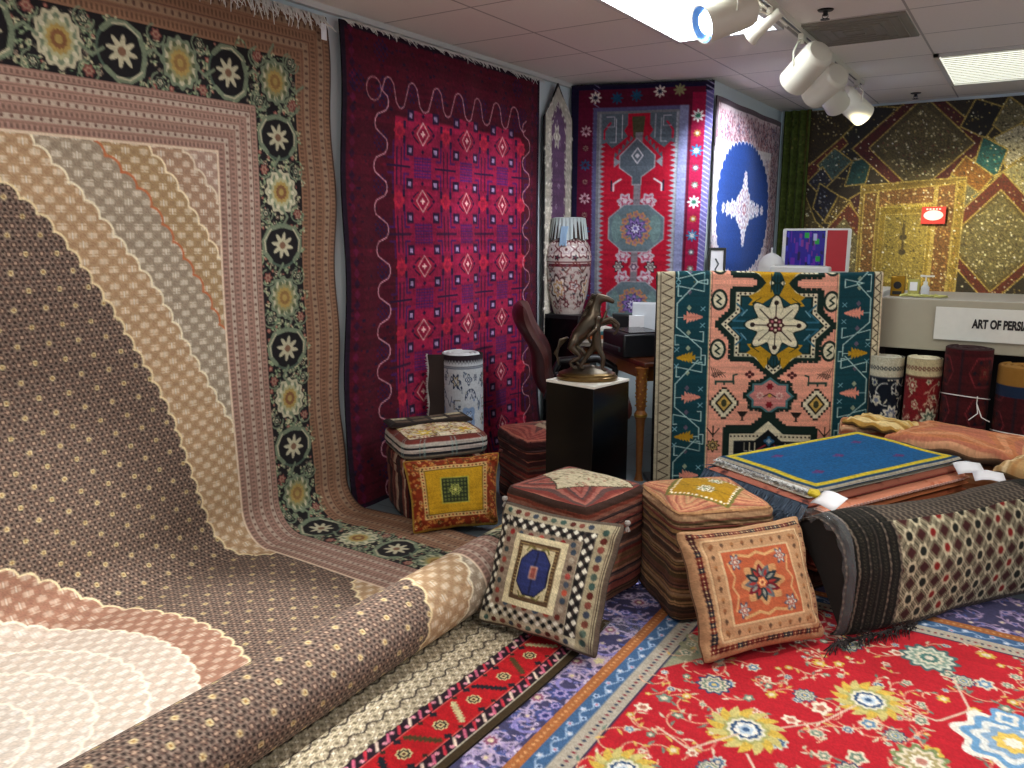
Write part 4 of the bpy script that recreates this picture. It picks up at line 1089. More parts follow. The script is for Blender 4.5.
def softbox(name, size, C_top, C_side, parent=None, loc=(0, 0, 0), rz=0, N=60, p=9, dome=.02, bulge=.03, m=None, peak=0.0, seed=2):
    """stuffed cube: rounded faces, bulging sides, domed lid; C_side is read by height and by turn around the box"""
    w, d, h = size; V = []; F = []; CC = []; off = 0
    g = np.linspace(-1, 1, N)
    for f in range(6):
        a, b = np.meshgrid(g, g)
        if f == 0: x, y, z = a, -b, np.ones_like(a)
        elif f == 1: x, y, z = a, b, -np.ones_like(a)
        elif f == 2: x, y, z = a, -np.ones_like(a), -b
        elif f == 3: x, y, z = -a, np.ones_like(a), -b
        elif f == 4: x, y, z = np.ones_like(a), a, -b
        else: x, y, z = -np.ones_like(a), -a, -b
        r = (np.abs(x)**p+np.abs(y)**p+np.abs(z)**p)**(1/p)
        X, Y, Z = x/r, y/r, z/r
        bl = 1+bulge*(1-Z**2); ang = np.arctan2(Y, X)
        wv = wob(X*2, Z*2+Y*2, 3, .0022, seed)
        P = np.stack([X*w/2*bl+wv, Y*d/2*bl+wv, (Z+1)*h/2+np.where(Z > 0, Z, 0)**3*(dome*(1-X**2)*(1-Y**2)+peak*(X*X*Y*Y))], 2)
        V.append(P.reshape(-1, 3)); F.append(grid_faces(N, N, off)); off += N*N
        if f == 0: c = resample(C_top, N, N)
        elif f == 1: c = np.tile(rgb('2a2420'), (N*N, 1)).reshape(N, N, 3)
        else:
            q = {2: 0, 4: 1, 3: 2, 5: 3}[f]; H_, W_ = C_side.shape[:2]; seg = C_side[:, q*W_//4:(q+1)*W_//4]; c = resample(seg, N, N)
        CC.append(c.reshape(-1, 3))
    o = link(raw_mesh(name, np.vstack(V), np.vstack(F), np.vstack(CC)), name, m or WOOL, parent); o.location = loc; o.rotation_euler = (0, 0, rz); return o
def piping(name, size, z, m, parent, p=9, r=.006, sc=1.0, peak=0):
    w, d = size[:2]; P = []
    for k in range(81):
        a = 2*PI*k/80; c, s = math.cos(a), math.sin(a); q = (abs(c)**p+abs(s)**p)**(1/p); x, y = c/q, s/q
        P.append((x*w/2*sc, y*d/2*sc, z+peak*x*x*y*y))
    return MB().tube(P, r, 6, False).build(name, m, parent, smooth=True)
def folded_rug(name, center, ex, size, z, t, C, edge, parent=None, seed=1, layers=2, droop=0, inset=0):
    """rug folded flat: rounded front fold, patterned upper face"""
    W, D = size; ex = np.array([ex[0], ex[1], 0.]); ex /= np.linalg.norm(ex); ey = np.array([-ex[1], ex[0], 0]); ny, nx = C.shape[:2]
    r = t/2; m_ = max(4, int(8)); 
    ds = D/(ny-1)
    u, v = np.meshgrid(np.linspace(-W/2, W/2, nx), np.linspace(D/2, -D/2, ny))
    e = np.minimum(np.minimum(W/2-np.abs(u), D/2-np.abs(v)), .03)/.03
    zz = z+t-r*(1-np.sqrt(np.clip(1-(1-e)**2, 0, 1)))+wob(u, v, 9, .0022, seed)-droop*(np.clip(np.abs(v)/(D/2), 0, 1)**4)
    c0 = np.array([center[0], center[1], 0])
    P = c0+ex*u[..., None]+ey*v[..., None]+np.array([0, 0, 1])*zz[..., None]
    idx = np.arange(ny*nx).reshape(ny, nx); rim = np.r_[idx[0, :], idx[1:, -1], idx[-1, -2::-1], idx[-2:0:-1, 0]]
    org = np.array([center[0], center[1], z]); V1 = P.reshape(-1, 3)-org
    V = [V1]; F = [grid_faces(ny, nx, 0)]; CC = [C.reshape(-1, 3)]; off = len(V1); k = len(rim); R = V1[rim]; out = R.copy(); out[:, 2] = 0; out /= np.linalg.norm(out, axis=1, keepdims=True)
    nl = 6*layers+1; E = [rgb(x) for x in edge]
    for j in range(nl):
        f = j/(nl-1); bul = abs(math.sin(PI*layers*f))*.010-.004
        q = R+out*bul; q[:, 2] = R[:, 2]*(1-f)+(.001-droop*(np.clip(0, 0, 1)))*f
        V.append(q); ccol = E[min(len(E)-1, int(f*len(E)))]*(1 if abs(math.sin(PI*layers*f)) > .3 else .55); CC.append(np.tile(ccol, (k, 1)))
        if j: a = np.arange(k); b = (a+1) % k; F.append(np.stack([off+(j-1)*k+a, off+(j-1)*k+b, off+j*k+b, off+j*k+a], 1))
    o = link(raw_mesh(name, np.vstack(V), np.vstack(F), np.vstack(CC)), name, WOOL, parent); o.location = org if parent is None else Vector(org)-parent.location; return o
def roll_upright(name, loc, r, h, C, label, group=None, top='c8c0a8', turns=3, flap=None, lean=(0, 0), squash=1):
    """standing rug roll: patterned spiral wall, coiled top edge"""
    root = empty(name, loc)
    ny, nx = C.shape[:2]; a = np.linspace(0, 2*PI, nx)[None, :]+0*np.zeros((ny, 1)); v = np.linspace(h, 0, ny)[:, None]+0*a
    rr = r*(1+.012*np.sin(3*a))
    lx, ly = lean[0]*v, lean[1]*v
    P = np.stack([rr*np.cos(a+2.2)*squash+lx, rr*np.sin(a+2.2)+ly, v], 2)[:, ::-1]
    cloth('rug_face', P, C[:, ::1], parent=root, t=.008, flip=True)
    b = MB(); n = int(26*turns)
    pts = []
    for k in range(n+1):
        f = k/n; q = (r-.006)*(1-f*.80); t = 2.2+2*PI*turns*f; pts.append((q*math.cos(t)*squash+lean[0]*h, q*math.sin(t)+lean[1]*h, h-.004-.004*f))
    b.tube(pts, r*.80/turns*.36, 8)
    b.lathe([(r*.93, h-.03), (r*.93, h-.018), (.001, h-.016)], (lean[0]*h, lean[1]*h, 0))
    b.build('coiled_edge', node_mat('roll_edge_'+name, top, .95, noise=.15), root, smooth=True)
    if flap: flap(root)
    return tag(root, label, 'rolled rug', group)
# ------------------------------------------------------------------ the room
def struct(o): o['kind'] = 'structure'; return o
def tile_mat(name, base, x0, y0, s, line, lc, rough=.9, var=.03, bump=.2):
    m = bpy.data.materials.new(name); m.use_nodes = True; nt = m.node_tree; n = nt.nodes; b = n['Principled BSDF']; L = nt.links.new
    g = n.new('ShaderNodeNewGeometry'); sp = n.new('ShaderNodeSeparateXYZ'); L(g.outputs['Position'], sp.inputs[0])
    def mn(op, *a):
        q = n.new('ShaderNodeMath'); q.operation = op
        for i, x in enumerate(a):
            if isinstance(x, (int, float)): q.inputs[i].default_value = x
            else: L(x, q.inputs[i])
        return q.outputs[0]
    ds = []; ids = []
    for i, o in ((0, x0), (1, y0)):
        t = mn('DIVIDE', mn('SUBTRACT', sp.outputs[i], o), s); fr = mn('FRACT', t); ids.append(mn('FLOOR', t)); ds.append(mn('MINIMUM', fr, mn('SUBTRACT', 1., fr)))
    d = mn('MINIMUM', *ds); k = mn('LESS_THAN', d, line/s)
    cx = n.new('ShaderNodeCombineXYZ'); L(ids[0], cx.inputs[0]); L(ids[1], cx.inputs[1]); wn = n.new('ShaderNodeTexWhiteNoise'); L(cx.outputs[0], wn.inputs['Vector'])
    ns = n.new('ShaderNodeTexNoise'); ns.inputs['Scale'].default_value = 60; ns.inputs['Detail'].default_value = 6; L(g.outputs['Position'], ns.inputs['Vector'])
    v = mn('ADD', mn('MULTIPLY', wn.outputs['Value'], var), mn('ADD', mn('MULTIPLY', ns.outputs['Fac'], .08), .94-var/2))
    sc = n.new('ShaderNodeVectorMath'); sc.operation = 'SCALE'; sc.inputs[0].default_value = list(lin(rgb(base))); L(v, sc.inputs['Scale'])
    mx = n.new('ShaderNodeMix'); mx.data_type = 'RGBA'; L(k, mx.inputs[0]); L(sc.outputs[0], mx.inputs[6]); mx.inputs[7].default_value = (*lin(rgb(lc)), 1)
    L(mx.outputs[2], b.inputs['Base Color']); b.inputs['Roughness'].default_value = rough
    bp = n.new('ShaderNodeBump'); bp.inputs['Strength'].default_value = bump; bp.inputs['Distance'].default_value = .004; L(ns.outputs['Fac'], bp.inputs['Height']); L(bp.outputs[0], b.inputs['Normal'])
    return m
XR, YB = 3.2, -1.6
struct(MB().box(((XR-3.2)/2, (7.98+YB)/2, -.05), (XR+3.2, 7.98-YB, .10)).build('floor', tile_mat('floor_tile', '5e6a70', 0, 0, .457, .003, '3a4448', .45, .06)))
struct(MB().box(((XR-3.2)/2, (7.98+YB)/2, 2.65), (XR+3.2, 7.98-YB, .10)).build('ceiling', tile_mat('ceiling_tile', 'f4efe6', -1.87, 4.70, .61, .006, 'b4b0a8')))
struct(MB().box((-3.13, (7.98+YB)/2, 1.3), (.10, 7.98-YB, 2.6)).build('wall_left', WHITEWALL))
struct(MB().box((-2.59, 6.99, 1.3), (.98, 1.98, 2.6)).build('wall_bay', WHITEWALL))
struct(MB().box((.56, 7.93, 1.3), (5.28, .10, 2.6)).build('wall_back', WHITEWALL))
struct(MB().box((-3.073, 4.1, .05), (.014, 3.7, .10)).build('baseboard_left', M('baseboard_vinyl', '9ca39c', .5)))
struct(MB().box((-3.065, 4.2, 2.585), (.03, 3.6, .03)).build('trim_1', WHITEPL))
def troffer(x0, y0, lab, emit, tint):
    r = empty('ceiling_light', (x0+.305, y0+.61, 2.60)); b = MB()
    for dx, dy, sx, sy in ((-.29, 0, .03, 1.22), (.29, 0, .03, 1.22), (0, -.595, .61, .03), (0, .595, .61, .03)): b.box((dx, dy, -.010), (sx, sy, .02))
    b.build('frame', WHITEPL, r)
    b = MB(); b.box((0, 0, -.004), (.56, 1.16, .004))
    b.build('diffuser', node_mat('troffer_diffuser', tint, .4, emit=emit), r)
    b = MB()
    for i in range(18): b.box((0, -.56+i*.066, -.020), (.53, .010, .006))
    b.build('louver', WHITEPL, r)
    tag(r, lab, 'ceiling light')
troffer(-1.87, 3.48, 'bright white fluorescent ceiling panel at the top edge left of the track lamps', 5, 'e8f2ff')
troffer(-.65, 5.92, 'fluorescent ceiling panel right of the track, above the sequinned wall hanging', 1.5, 'eef0e0')
b = MB(); b.box((-.955, 5.005, 2.594), (.585, .585, .012))
for i in range(5):
    q = .05+.05*i; b.tube([(-.955+sx*q, 5.005+sy*q, 2.587) for sx, sy in ((-1, -1), (1, -1), (1, 1), (-1, 1), (-1, -1))], .005, 6)
tag(b.build('ceiling_vent', M('grey_vent_tile', '8a887c', .8, noise=.12, scale=8), bevel=.002, origin=(-.955, 5.005, 2.6)), 'dull grey square air vent tile in the ceiling right of the track', 'vent')
for (x, y, t) in ((-1.0, 4.48, 'ceiling sprinkler head in front of the grey vent tile'), (-.92, 7.45, 'ceiling sprinkler head above the sequinned wall hanging')):
    r = empty('sprinkler', (x, y, 2.6)); MB().lathe([(.04, 0), (.035, -.006), (.012, -.008), (.010, -.03)], (0, 0, 0)).build('body', STEEL, r, smooth=True)
    b = MB(); b.lathe([(.002, -.045), (.022, -.045), (.022, -.048), (.002, -.048)]); b.tube([(-.012, 0, -.02), (-.014, 0, -.035), (0, 0, -.046)], .002); b.tube([(.012, 0, -.02), (.014, 0, -.035), (0, 0, -.046)], .002)
    b.build('deflector', STEEL, r); tag(r, t, 'sprinkler')

# ---- lighting track with its lamps
b = MB(); b.box((0, 0, -.012), (.034, 4.0, .024)); b.box((-.012, 0, -.028), (.006, 4.0, .008)); b.box((.012, 0, -.028), (.006, 4.0, .008))
r = empty('lighting_track', (-1.19, 4.66, 2.60)); b.build('rail', CREAMPL, r); MB().box((0, 0, -.026), (.016, 3.98, .003)).build('contact_slot', BLACKPL, r)
tag(r, 'cream ceiling track that carries the row of spot lamps', 'track')
BAFFLE = M('blue_tinted_reflector', '5c8cc8', .25, metal=.6)
LENS = node_mat('lamp_lens', 'f4f8ff', .2, emit=14)
def track_lamp(y, mouth, aim, label, size=1.0, slim=False):
    mouth = Vector(mouth); ax = (Vector(aim)-mouth).normalized(); R = frames(ax)
    L = .19*size; cen = mouth-ax*(L*.55)
    root = empty('track_lamp', (-1.19, y, 2.57)); o0 = Vector((-1.19, y, 2.57)); rad = .062*size
    c = mouth-ax*.012-o0
    if slim: prof = [(.001, -L), (.024, -L), (.026, -L*.5), (.034, -.04), (.042, -.012), (.040, -.010), (.030, -.03)]
    else: prof = [(.001, -L), (rad*.80, -L), (rad*.96, -L+.014), (rad, -L+.03), (rad, 0), (rad*.94, .0), (rad*.93, -.02), (rad*.72, -.05), (.001, -.06)]
    MB().lathe(prof, c, 32, R).build('lamp_can', CREAMPL, root, smooth=True)
    MB().lathe([(.001, -.030), (rad*(.30 if slim else .60), -.026), (rad*(.28 if slim else .56), -.016), (.001, -.010)], c, 24, R).build('lens', LENS, root, smooth=True)
    if not slim: MB().lathe([(rad*.925, -.003), (rad*.86, -.014), (rad*.60, -.026)], c, 32, R, False).build('baffle', BAFFLE, root, smooth=True)
    a = Vector((0, 0, -.006)); piv = cen-o0; side = ax.cross(Vector((0, 0, 1))).normalized()
    b = MB(); top = Vector((0, 0, -.03))
    b.tube([piv+side*(rad+.006), piv+side*(rad+.008)+Vector((0, 0, rad*.9)), top+side*.02, top], .0045, 6)
    b.tube([piv-side*(rad+.006), piv-side*(rad+.008)+Vector((0, 0, rad*.9)), top-side*.02, top], .0045, 6)
    b.build('yoke', CREAMPL, root, smooth=True)
    b = MB(); b.box((0, 0, -.012), (.03, .07, .03)); b.lathe([(.012, 0), (.012, -.03)], (0, 0, -.02), 12); b.build('adapter', CREAMPL, root, bevel=.003)
    tag(root, label, 'track lamp', 'lamps on the ceiling track')
names = ['nearest lamp of the ceiling track, cut off by the top edge', 'large cream can lamp with its lit lens facing left, beside the bright ceiling panel',
         'slim trumpet shaped cream spot lamp behind the large lit can', 'cream can lamp hanging alone in the middle of the track, tilted down left',
         'white can lamp overlapping two more, first of the far cluster', 'middle can lamp of the far cluster on the track', 'farthest can lamp at the end of the track']
for k, ((a, t, p_, an, cl), nm) in enumerate(zip(SPOTS, names)):
    ax = (Vector(t)-Vector(a)).normalized(); m0 = Vector(a)-ax*.012
    track_lamp([3.24, 3.62, 4.2, 4.82, 5.58, 6.04, 6.46][k], m0-ax*.02, t, nm, [1.2, 1.35, 1.05, 1.35, 1.35, 1.35, 1.35][k], k == 2)

# ------------------------------------------------------------------ hangings on the walls
def wall_left_rug(name, C, W, H, y0, ztop, x=-3.045, amp=.010, fr=7, tilt=0, seed=1, edgewob=.01, t=.010, parent=None):
    U, V = uvgrid(C, W, H)
    dx = amp*(np.sin(U*fr+.6*np.sin(V*2))+.5*np.sin(U*fr*2.3+V))*np.clip(V/H*1.4+.2, 0, 1)+amp*1.6
    P = np.stack([x+dx, y0+U+edgewob*np.sin(V*5)*(1-2*U/W), ztop-V+tilt*U], 2)
    return cloth(name, P, C, t=t, parent=parent, origin=None)
C = carpet_medallion()
U, V = uvgrid(C, 3.20, 5.84)
s0 = 2.54-.20; rf = .17; xw = -3.048; zf = .030
def medallion_profile(s):
    x = np.full_like(s, xw); z = 2.54-s
    q = (s-s0)/rf; m1 = (q > 0) & (q <= PI/2); x[m1] = (xw+rf-rf*np.cos(q))[m1]; z[m1] = (zf+rf-rf*np.sin(q))[m1]
    z0 = zf+rf; s1 = s0+rf*PI/2; m2 = s > s1; x[m2] = (xw+rf+s-s1)[m2]; z[m2] = zf
    Rr = .128; xc, zc = -1.752, zf-.012+Rr; a0 = math.radians(218)
    xs = xc+Rr*math.cos(a0); s2 = s1+(xs-.02-(xw+rf))
    zs = zc+Rr*math.sin(a0)
    m3 = (s > s2) & (s <= s2+.035); f = (s-s2)/.035; x[m3] = (xs-.02+.02*f)[m3]; z[m3] = (zf+(zs-zf)*(f*f*(3-2*f)))[m3]
    m4 = s > s2+.035; th = (s-s2-.035)/Rr; rr = Rr-.0095*np.clip(th-3.5, 0, 30)*.62; a = a0-th
    x[m4] = (xc+rr*np.cos(a))[m4]; z[m4] = (zc+rr*np.sin(a))[m4]
    return x, z
# wall part starts at the wall height 2.54 and the fillet replaces the corner
X, Z = medallion_profile(V.copy())
Y = -.15+U+.010*np.sin(V*3)+.012*np.sin(V*9)*np.exp(-((U-3.2)/.3)**2)
hang = .010*(np.sin(U*4.1+V)+.6*np.sin(U*9))*np.clip(1-np.abs(V-1.2)/1.3, 0, 1)
flat = ((V > s0+rf*1.5) & (V < 3.5))
P = np.stack([X+hang, Y, Z+np.where(flat, .004*np.abs(np.sin(U*5+V*3)), 0)], 2)
root = empty('medallion_carpet', (-3.04, 1.45, zf))
o = cloth('pile', P-np.array(root.location)[None, None], C, parent=root, t=.010, back='6a5c50')
g = np.random.RandomState(3); n = 620; yy = np.linspace(-.1, 3.02, n)
fringe('fringe', np.c_[np.full(n, .008), yy-1.45, np.full(n, 2.535-zf)], (.25, 0, -.75), .075, FRINGE, root, 3, .004, .5)
MB().box((.022, 3.0-1.45, 2.46-zf), (.004, .034, .075)).build('price_tag', PAPER, root)
tag(root, 'huge beige and brown medallion carpet hung on the left wall and running over the floor', 'carpet')

def hung(name, C, P, label, origin, cat='carpet', t=.010, m=None, parts=None):
    root = empty(name, origin); P = P-np.array(origin)[None, None]
    cloth('pile', P, C, parent=root, t=t, m=m)
    if parts: parts(root)
    return tag(root, label, cat)
C = carpet_crimson(); U, V = uvgrid(C, 1.95, 2.55)
W_ = .012*np.sin(U*8+.8*np.sin(V*1.7))+.008*np.sin(U*19)
P = np.stack([-3.050+.028+W_*np.clip(V/2.5+.3, 0, 1)+.05*np.clip((V-2.2)/.35, 0, 1)**2, 3.115+U-.07*np.clip(V/2.5, 0, 1)*(1-U/1.95)+.012*np.sin(V*6)*(1-U/1.95), 2.545-V+.0*U], 2)
def fr(root):
    n = 420; yy = np.linspace(3.12, 5.06, n)+.006*np.sin(np.arange(n)*.7); fringe('fringe', np.c_[np.full(n, .034), yy-4.09, np.full(n, 2.545-.015)], (.55, .35, -.35), .050, FRINGE, root, 5, .003, .5)
    MB().box((.04, -.98, .03), (.012, .03, .008)).build('price_tag', PAPER, root)
hung('crimson_carpet', C, P, 'dark crimson and violet tribal carpet with a thin meander line hanging on the left wall', (-3.05, 4.09, .02), parts=fr)

# pointed strip
C = strip_pointed(); ny, nx = C.shape[:2]; u = np.linspace(0, 1, nx)[None, :]; v = np.linspace(0, 1, ny)[:, None]
top = .26*np.abs(2*u-1); Vv = top+(1.9-top)*v; U = .42*u+0*v
P = np.stack([-3.045+.02+.006*np.sin(U*20)+0*v, 5.135+U, 2.57-Vv], 2)
j = np.clip((Vv/1.9*(ny-1)).astype(int), 0, ny-1); i = np.broadcast_to(np.arange(nx)[None, :], j.shape)
hung('pointed_hanging', C[j, i], P, 'narrow ivory and plum hanging with a pointed top between the crimson and the red carpets', (-3.04, 5.35, .7), 'wall hanging')

C = carpet_slate(); ny, nx = C.shape[:2]; U, V = uvgrid(C, 1.0, 1.85)
a0 = np.array([-3.05, 5.60]); a1 = np.array([-2.065, 5.955]); f = U/1.0
dd = .016*np.sin(U*11+V*1.2)*np.clip(V/1.5+.3, 0, 1)
P = np.stack([a0[0]+(a1[0]-a0[0])*f+.0*V-.03*V/1.85*f, a0[1]+(a1[1]-a0[1])*f-dd-.02, 2.585-V+.0*U], 2)
def fr2(root):
    n = 150; f = np.linspace(0, 1, n); fringe('fringe', np.c_[a0[0]+(a1[0]-a0[0])*f+2.56, a0[1]+(a1[1]-a0[1])*f-5.84-.02, np.full(n, 2.575-.73)], (0, -.3, .2), .03, BACK, root, 6, .003, .4)
hung('red_slate_carpet', C, P, 'red carpet with slate grey medallions and a flower border hanging in the far corner', (-2.56, 5.84, .73), parts=fr2)

C = carpet_blue_oval(); U, V = uvgrid(C, 1.80, 1.62)
P = np.stack([-2.08+.022+.006*np.sin(U*9+V), 5.985+U, 2.485-V-.0*U], 2)
hung('blue_oval_carpet', C, P, 'cream carpet with a deep blue oval and white star centre on the bay wall', (-2.07, 6.9, .86))

C = patchwork(); U, V = uvgrid(C, 2.9, 2.05)
P = np.stack([-1.99+.14+U, 7.85-.006*np.sin(U*7+V*2)+.0*V-.012*np.sin(U*3), 2.575-V], 2)
# the cloth is drawn from the picture's left end; keep its origin 14 cm further left behind the curtain
P[..., 0] -= .14
hung('sequinned_patchwork', C, P, 'golden sequinned patchwork wall hanging with diamonds and a door shaped centre', (-.5, 7.85, .53), 'wall hanging', m=SILKY)
# green curtain
n = 90; u = np.linspace(0, 1, n)[None, :]; v = np.linspace(0, 1, 160)[:, None]
c = Weave(.3, 1.6, .01, '4c5a26', 3); c.vines(0, 0, .3, 1.6, 60, '6c7a3c', [['6c6a34'], ['2c3a18']], ['54602c'], (.006, .014), .005, .03); c.rect(.24, 0, .27, 1.6, '5c5420'); c.rect(.29, 0, .3, 1.6, '3a2418'); c.grain(.15)
Cc = resample(c.done(), 160, n)
P = np.stack([-2.04+.24*u+0*v, 7.80-.03*np.sin(u*22)*(.6+.4*v), 2.585-1.6*v+0*u], 2)
hung('green_curtain', Cc, P, 'olive green gold flecked curtain at the left end of the sequinned hanging', (-1.92, 7.8, .98), 'curtain', t=.004)
# small red and white notice pinned on the hanging
root = empty('notice_card', (-.745, 7.825, 1.64)); b = MB(); b.box((0, 0, 0), (.185, .006, .145)); b.build('card', M('red_card', 'c82c24', .6), root)
b = MB(); Rx = Matrix.Rotation(PI/2, 3, 'X'); b.lathe([(.001, .004), (.5, .004), (.5, .006), (.001, .006)], (0, 0, 0), 32, Matrix.Diagonal((.15, 1, .085)) @ Rx); b.build('white_oval', PAPER, root)
b = MB(); 
for i in range(5): b.box((-.05+.024*i, -.005, .052), (.015, .004, .012))
b.build('lettering', M('white_print', 'f0e4e0', .6), root)
tag(root, 'small red card with a white oval pinned to the golden hanging', 'notice')

# ------------------------------------------------------------------ floor carpets
C = carpet_red_floral(); U, V = uvgrid(C, 3.05, 3.6)
P = np.stack([-1.46+U, 3.72-V, .010+.002*np.sin(U*5+V*3)], 2)
root = empty('red_floral_carpet', (.06, 1.92, 0)); cloth('pile', P-np.array([.06, 1.92, 0]), C, parent=root, t=.008)
tag(root, 'large red floor carpet with scrolling flowers and a blue and violet border', 'carpet')
C = carpet_beige_border(); U, V = uvgrid(C, 1.35, 3.0)
P = np.stack([-2.57+U+.012*np.sin(V*4)*(U/1.35)-.012, 2.62-V, .022+.0015*np.sin(U*9+V*5)], 2)
root = empty('beige_floor_carpet', (-1.9, 1.12, .012)); cloth('pile', P-np.array([-1.9, 1.12, .012]), C, parent=root, t=.008)
tag(root, 'beige latticed floor carpet with a red and black border strip, lying beside the rolled end', 'carpet')

# ------------------------------------------------------------------ ottomans
KIL = ['6c2c24', '7c3c2c', '3c2820', '8c5c4c', '54403c', '9c6c54', '2c2428', '6c4c34', '84443a']
def ottoman(name, label, loc, size, rz, Ctop, Cside, pipe, group='kilim ottomans', peak=.012, dome=.03):
    root = empty(name, loc, rz); w, d, h = size
    softbox('body', (w*.97, d*.97, h-.05), Cside[:10, :].repeat(1, 0)*0+rgb('3a2824'), Cside, root, (0, 0, .0), 0, 110, 12, 0, .02, seed=int(loc[1]*100) % 50)
    softbox('lid', (w, d, .12), Ctop, Cside[:max(8, Cside.shape[0]//4)], root, (0, 0, h-.105), 0, 90, 9, dome, .02, peak=peak, seed=int(loc[1]*90) % 50)
    piping('piping', (w*1.02, d*1.02), h-.045, M('piping_'+name, pipe, .9), root, 9, .005)
    return tag(root, label, 'ottoman', group)
S1 = stripes(1.76, .40, KIL, (.006, .017), .0035, 61, wob=.0012); S1.grain(.10); S1 = S1.done()
T1 = concentric(.44, .44, ['8c4438', '7c3830', 'a86858', '5c4440', '6c3c34', '9c5c50', '4c3c3c'], .036, 62, .8, res=.004)
P4 = [(.12, .01), (.30, .02), (.43, .08), (.34, .22), (.23, .36), (.12, .27), (.01, .21), (.05, .10)]; T1.poly(P4, 'c4b898'); T1.line(P4, .006, '3c3424', True)
g = T1.rng
for _ in range(150):
    a, b_ = g.rand(), g.rand(); p0 = np.array(P4[0])*(1-a)*(1-b_)+np.array(P4[2])*a*(1-b_)+np.array(P4[4])*a*b_+np.array(P4[6])*(1-a)*b_
    T1.rose(p0[0], p0[1], .007, 4, [['9c5c4c', 'c4b898'], ['6c6444'], ['8c7c64']][g.randint(3)], .4)
T1.grain(.08); T1 = T1.done()
ottoman('kilim_ottoman', 'red brown striped ottoman with a cream diamond lid, behind the blue centred cushion', (-1.50, 2.83, .020), (.43, .43, .43), math.radians(-10), T1, S1, '3a2420')
S2 = stripes(1.68, .44, ['5c3c28', '8c6c44', '3c2c20', 'a07850', '6c4434', '4c3c24', '9c7c5c', '30261e'], (.004, .010), .0035, 63, wob=.0012); S2.grain(.10); S2 = S2.done()
T2 = concentric(.42, .42, ['b87c5c', 'a8684c', 'c8946c', '8c5c48', 'b08c64', '9c5444'], .030, 64, .9, res=.004)
Q4 = [(.02, .22), (.21, .03), (.40, .20), (.22, .38)]
T2.poly(Q4, 'a47c14'); T2.line(Q4, .014, '6c6830', True)
for (a, b_) in zip(Q4, Q4[1:]+Q4[:1]):
    for i in range(13):
        t = (i+.5)/13; x, y = a[0]+(b_[0]-a[0])*t, a[1]+(b_[1]-a[1])*t; T2.ell(x+(.21-x)*.09, y+(.18-y)*.09, .0055, .0055, 'f0e8d8')
for cx, cy in ((.17, .14), (.255, .22)):
    T2.rose(cx, cy, .042, 8, ['8c7c34', 'e8e0cc', '6c5c3c', 'f0ead8', '5c7c5c', 'f0e8d4'], .3)
T2.line([(.12, .22), (.26, .10)], .004, '6c5418'); T2.line([(.17, .29), (.33, .15)], .004, '6c5418')
T2.grain(.08); T2 = T2.done()
ottoman('kilim_ottoman', 'brown striped ottoman with a mustard and white beaded panel on its lid', (-1.02, 3.02, .012), (.415, .415, .435), math.radians(-45), T2, S2, '5c2418', dome=.04)
T3 = concentric(.4, .4, ['6c2c24', '84443a', '4c2824', '9c5448', '5c342c'], .06, 65, .8)
T3.poly([(.05, .05), (.36, .06), (.36, .2), (.2, .26)], '8c7c64'); T3.vines(.06, .05, .36, .2, 40, '3c2c24', [['4c342c', 'b0a488']], ['3c2c24'], (.008, .014), .004, .02); T3.grain(.1); T3 = T3.done()
S3 = stripes(1.6, .36, ['5c1c1c', '6c2820', '3c1c1c', '8c5040', '742c24', '2c1818', '5c3c30'], (.006, .018), .0035, 66, wob=.0012); S3.grain(.1); S3 = S3.done()
ottoman('kilim_ottoman', 'dark red striped ottoman half hidden behind the black pedestal', (-2.18, 3.72, 0), (.40, .40, .41), math.radians(-33), T3, S3, '3c1814', dome=.03)

# ottoman with plaid lid against the crimson carpet
e1 = np.array([.26, .39])/math.hypot(.26, .39); rzD = math.atan2(e1[1], e1[0]); e2 = np.array([-e1[1], e1[0]])
cD = np.array([-2.46, 3.215])+e2*.215
S4 = stripes(1.9, .34, ['4c1c18', '5c2c24', '2c1818', '7c4438', 'b09480'], (.010, .03), .006, 67, vertical=True); S4.grain(.1); S4 = S4.done()
ottoman('kilim_ottoman', 'dark red ottoman under the plaid sided cushion, against the crimson carpet', (cD[0], cD[1], 0), (.46, .42, .335), rzD, S4[:60, :60], S4, '3c1814', dome=.0, peak=0)
c = Weave(1.84, .12, .004, 'b0a498', 68)
c.rect(0, 0, 1.84, .030, '6c3028'); c.rect(0, .022, 1.84, .042, 'c0b8ac'); c.rect(0, .042, 1.84, .053, '1c1c20'); c.rect(0, .053, 1.84, .072, 'c4b8b0'); c.rect(0, .072, 1.84, .086, '24262c'); c.rect(0, .086, 1.84, .12, '8c8070')
for x in np.arange(.08, 1.84, .17):
    for dx in (0, .022): c.paint((x+dx-.01, 0, x+dx+.01, .12), lambda X, Y: (np.abs(X-x-dx) < .004) & ((X*250+Y*250).astype(int) % 2 == 0), '8cb0ac')
c.grain(.08); SP = c.done()
c = Weave(.46, .44, .004, 'cfc2a4', 69); c.vines(.02, .02, .44, .42, 120, '8c5c4c', [['a8503c', 'e0d4b8'], ['c8a83c', 'e8dcc0'], ['5c4c3c', 'd8ccb0']], ['9c8c3c', '7c4c34'], (.007, .018), .004, .03)
c.rose(.13, .34, .04, 6, ['c8a828', 'e0d4a8'], .4); c.rose(.36, .33, .035, 6, ['c8a828', 'b86c3c'], .4); c.rect(.2, .36, .26, .42, 'd8ccb0'); c.frame(0, 0, .46, .44, .02, '5c3428'); c.grain(.08); TP = c.done()
o = softbox('plaid_cushion', (.46, .43, .12), TP, SP, None, (cD[0], cD[1], .335), rzD, 100, 7, .018, .05, seed=4)
tag(o, 'flat cushion with cream flowered top and black and white plaid sides, on the ottoman', 'cushion')
c = Weave(.44, .20, .004, '241c18', 70)
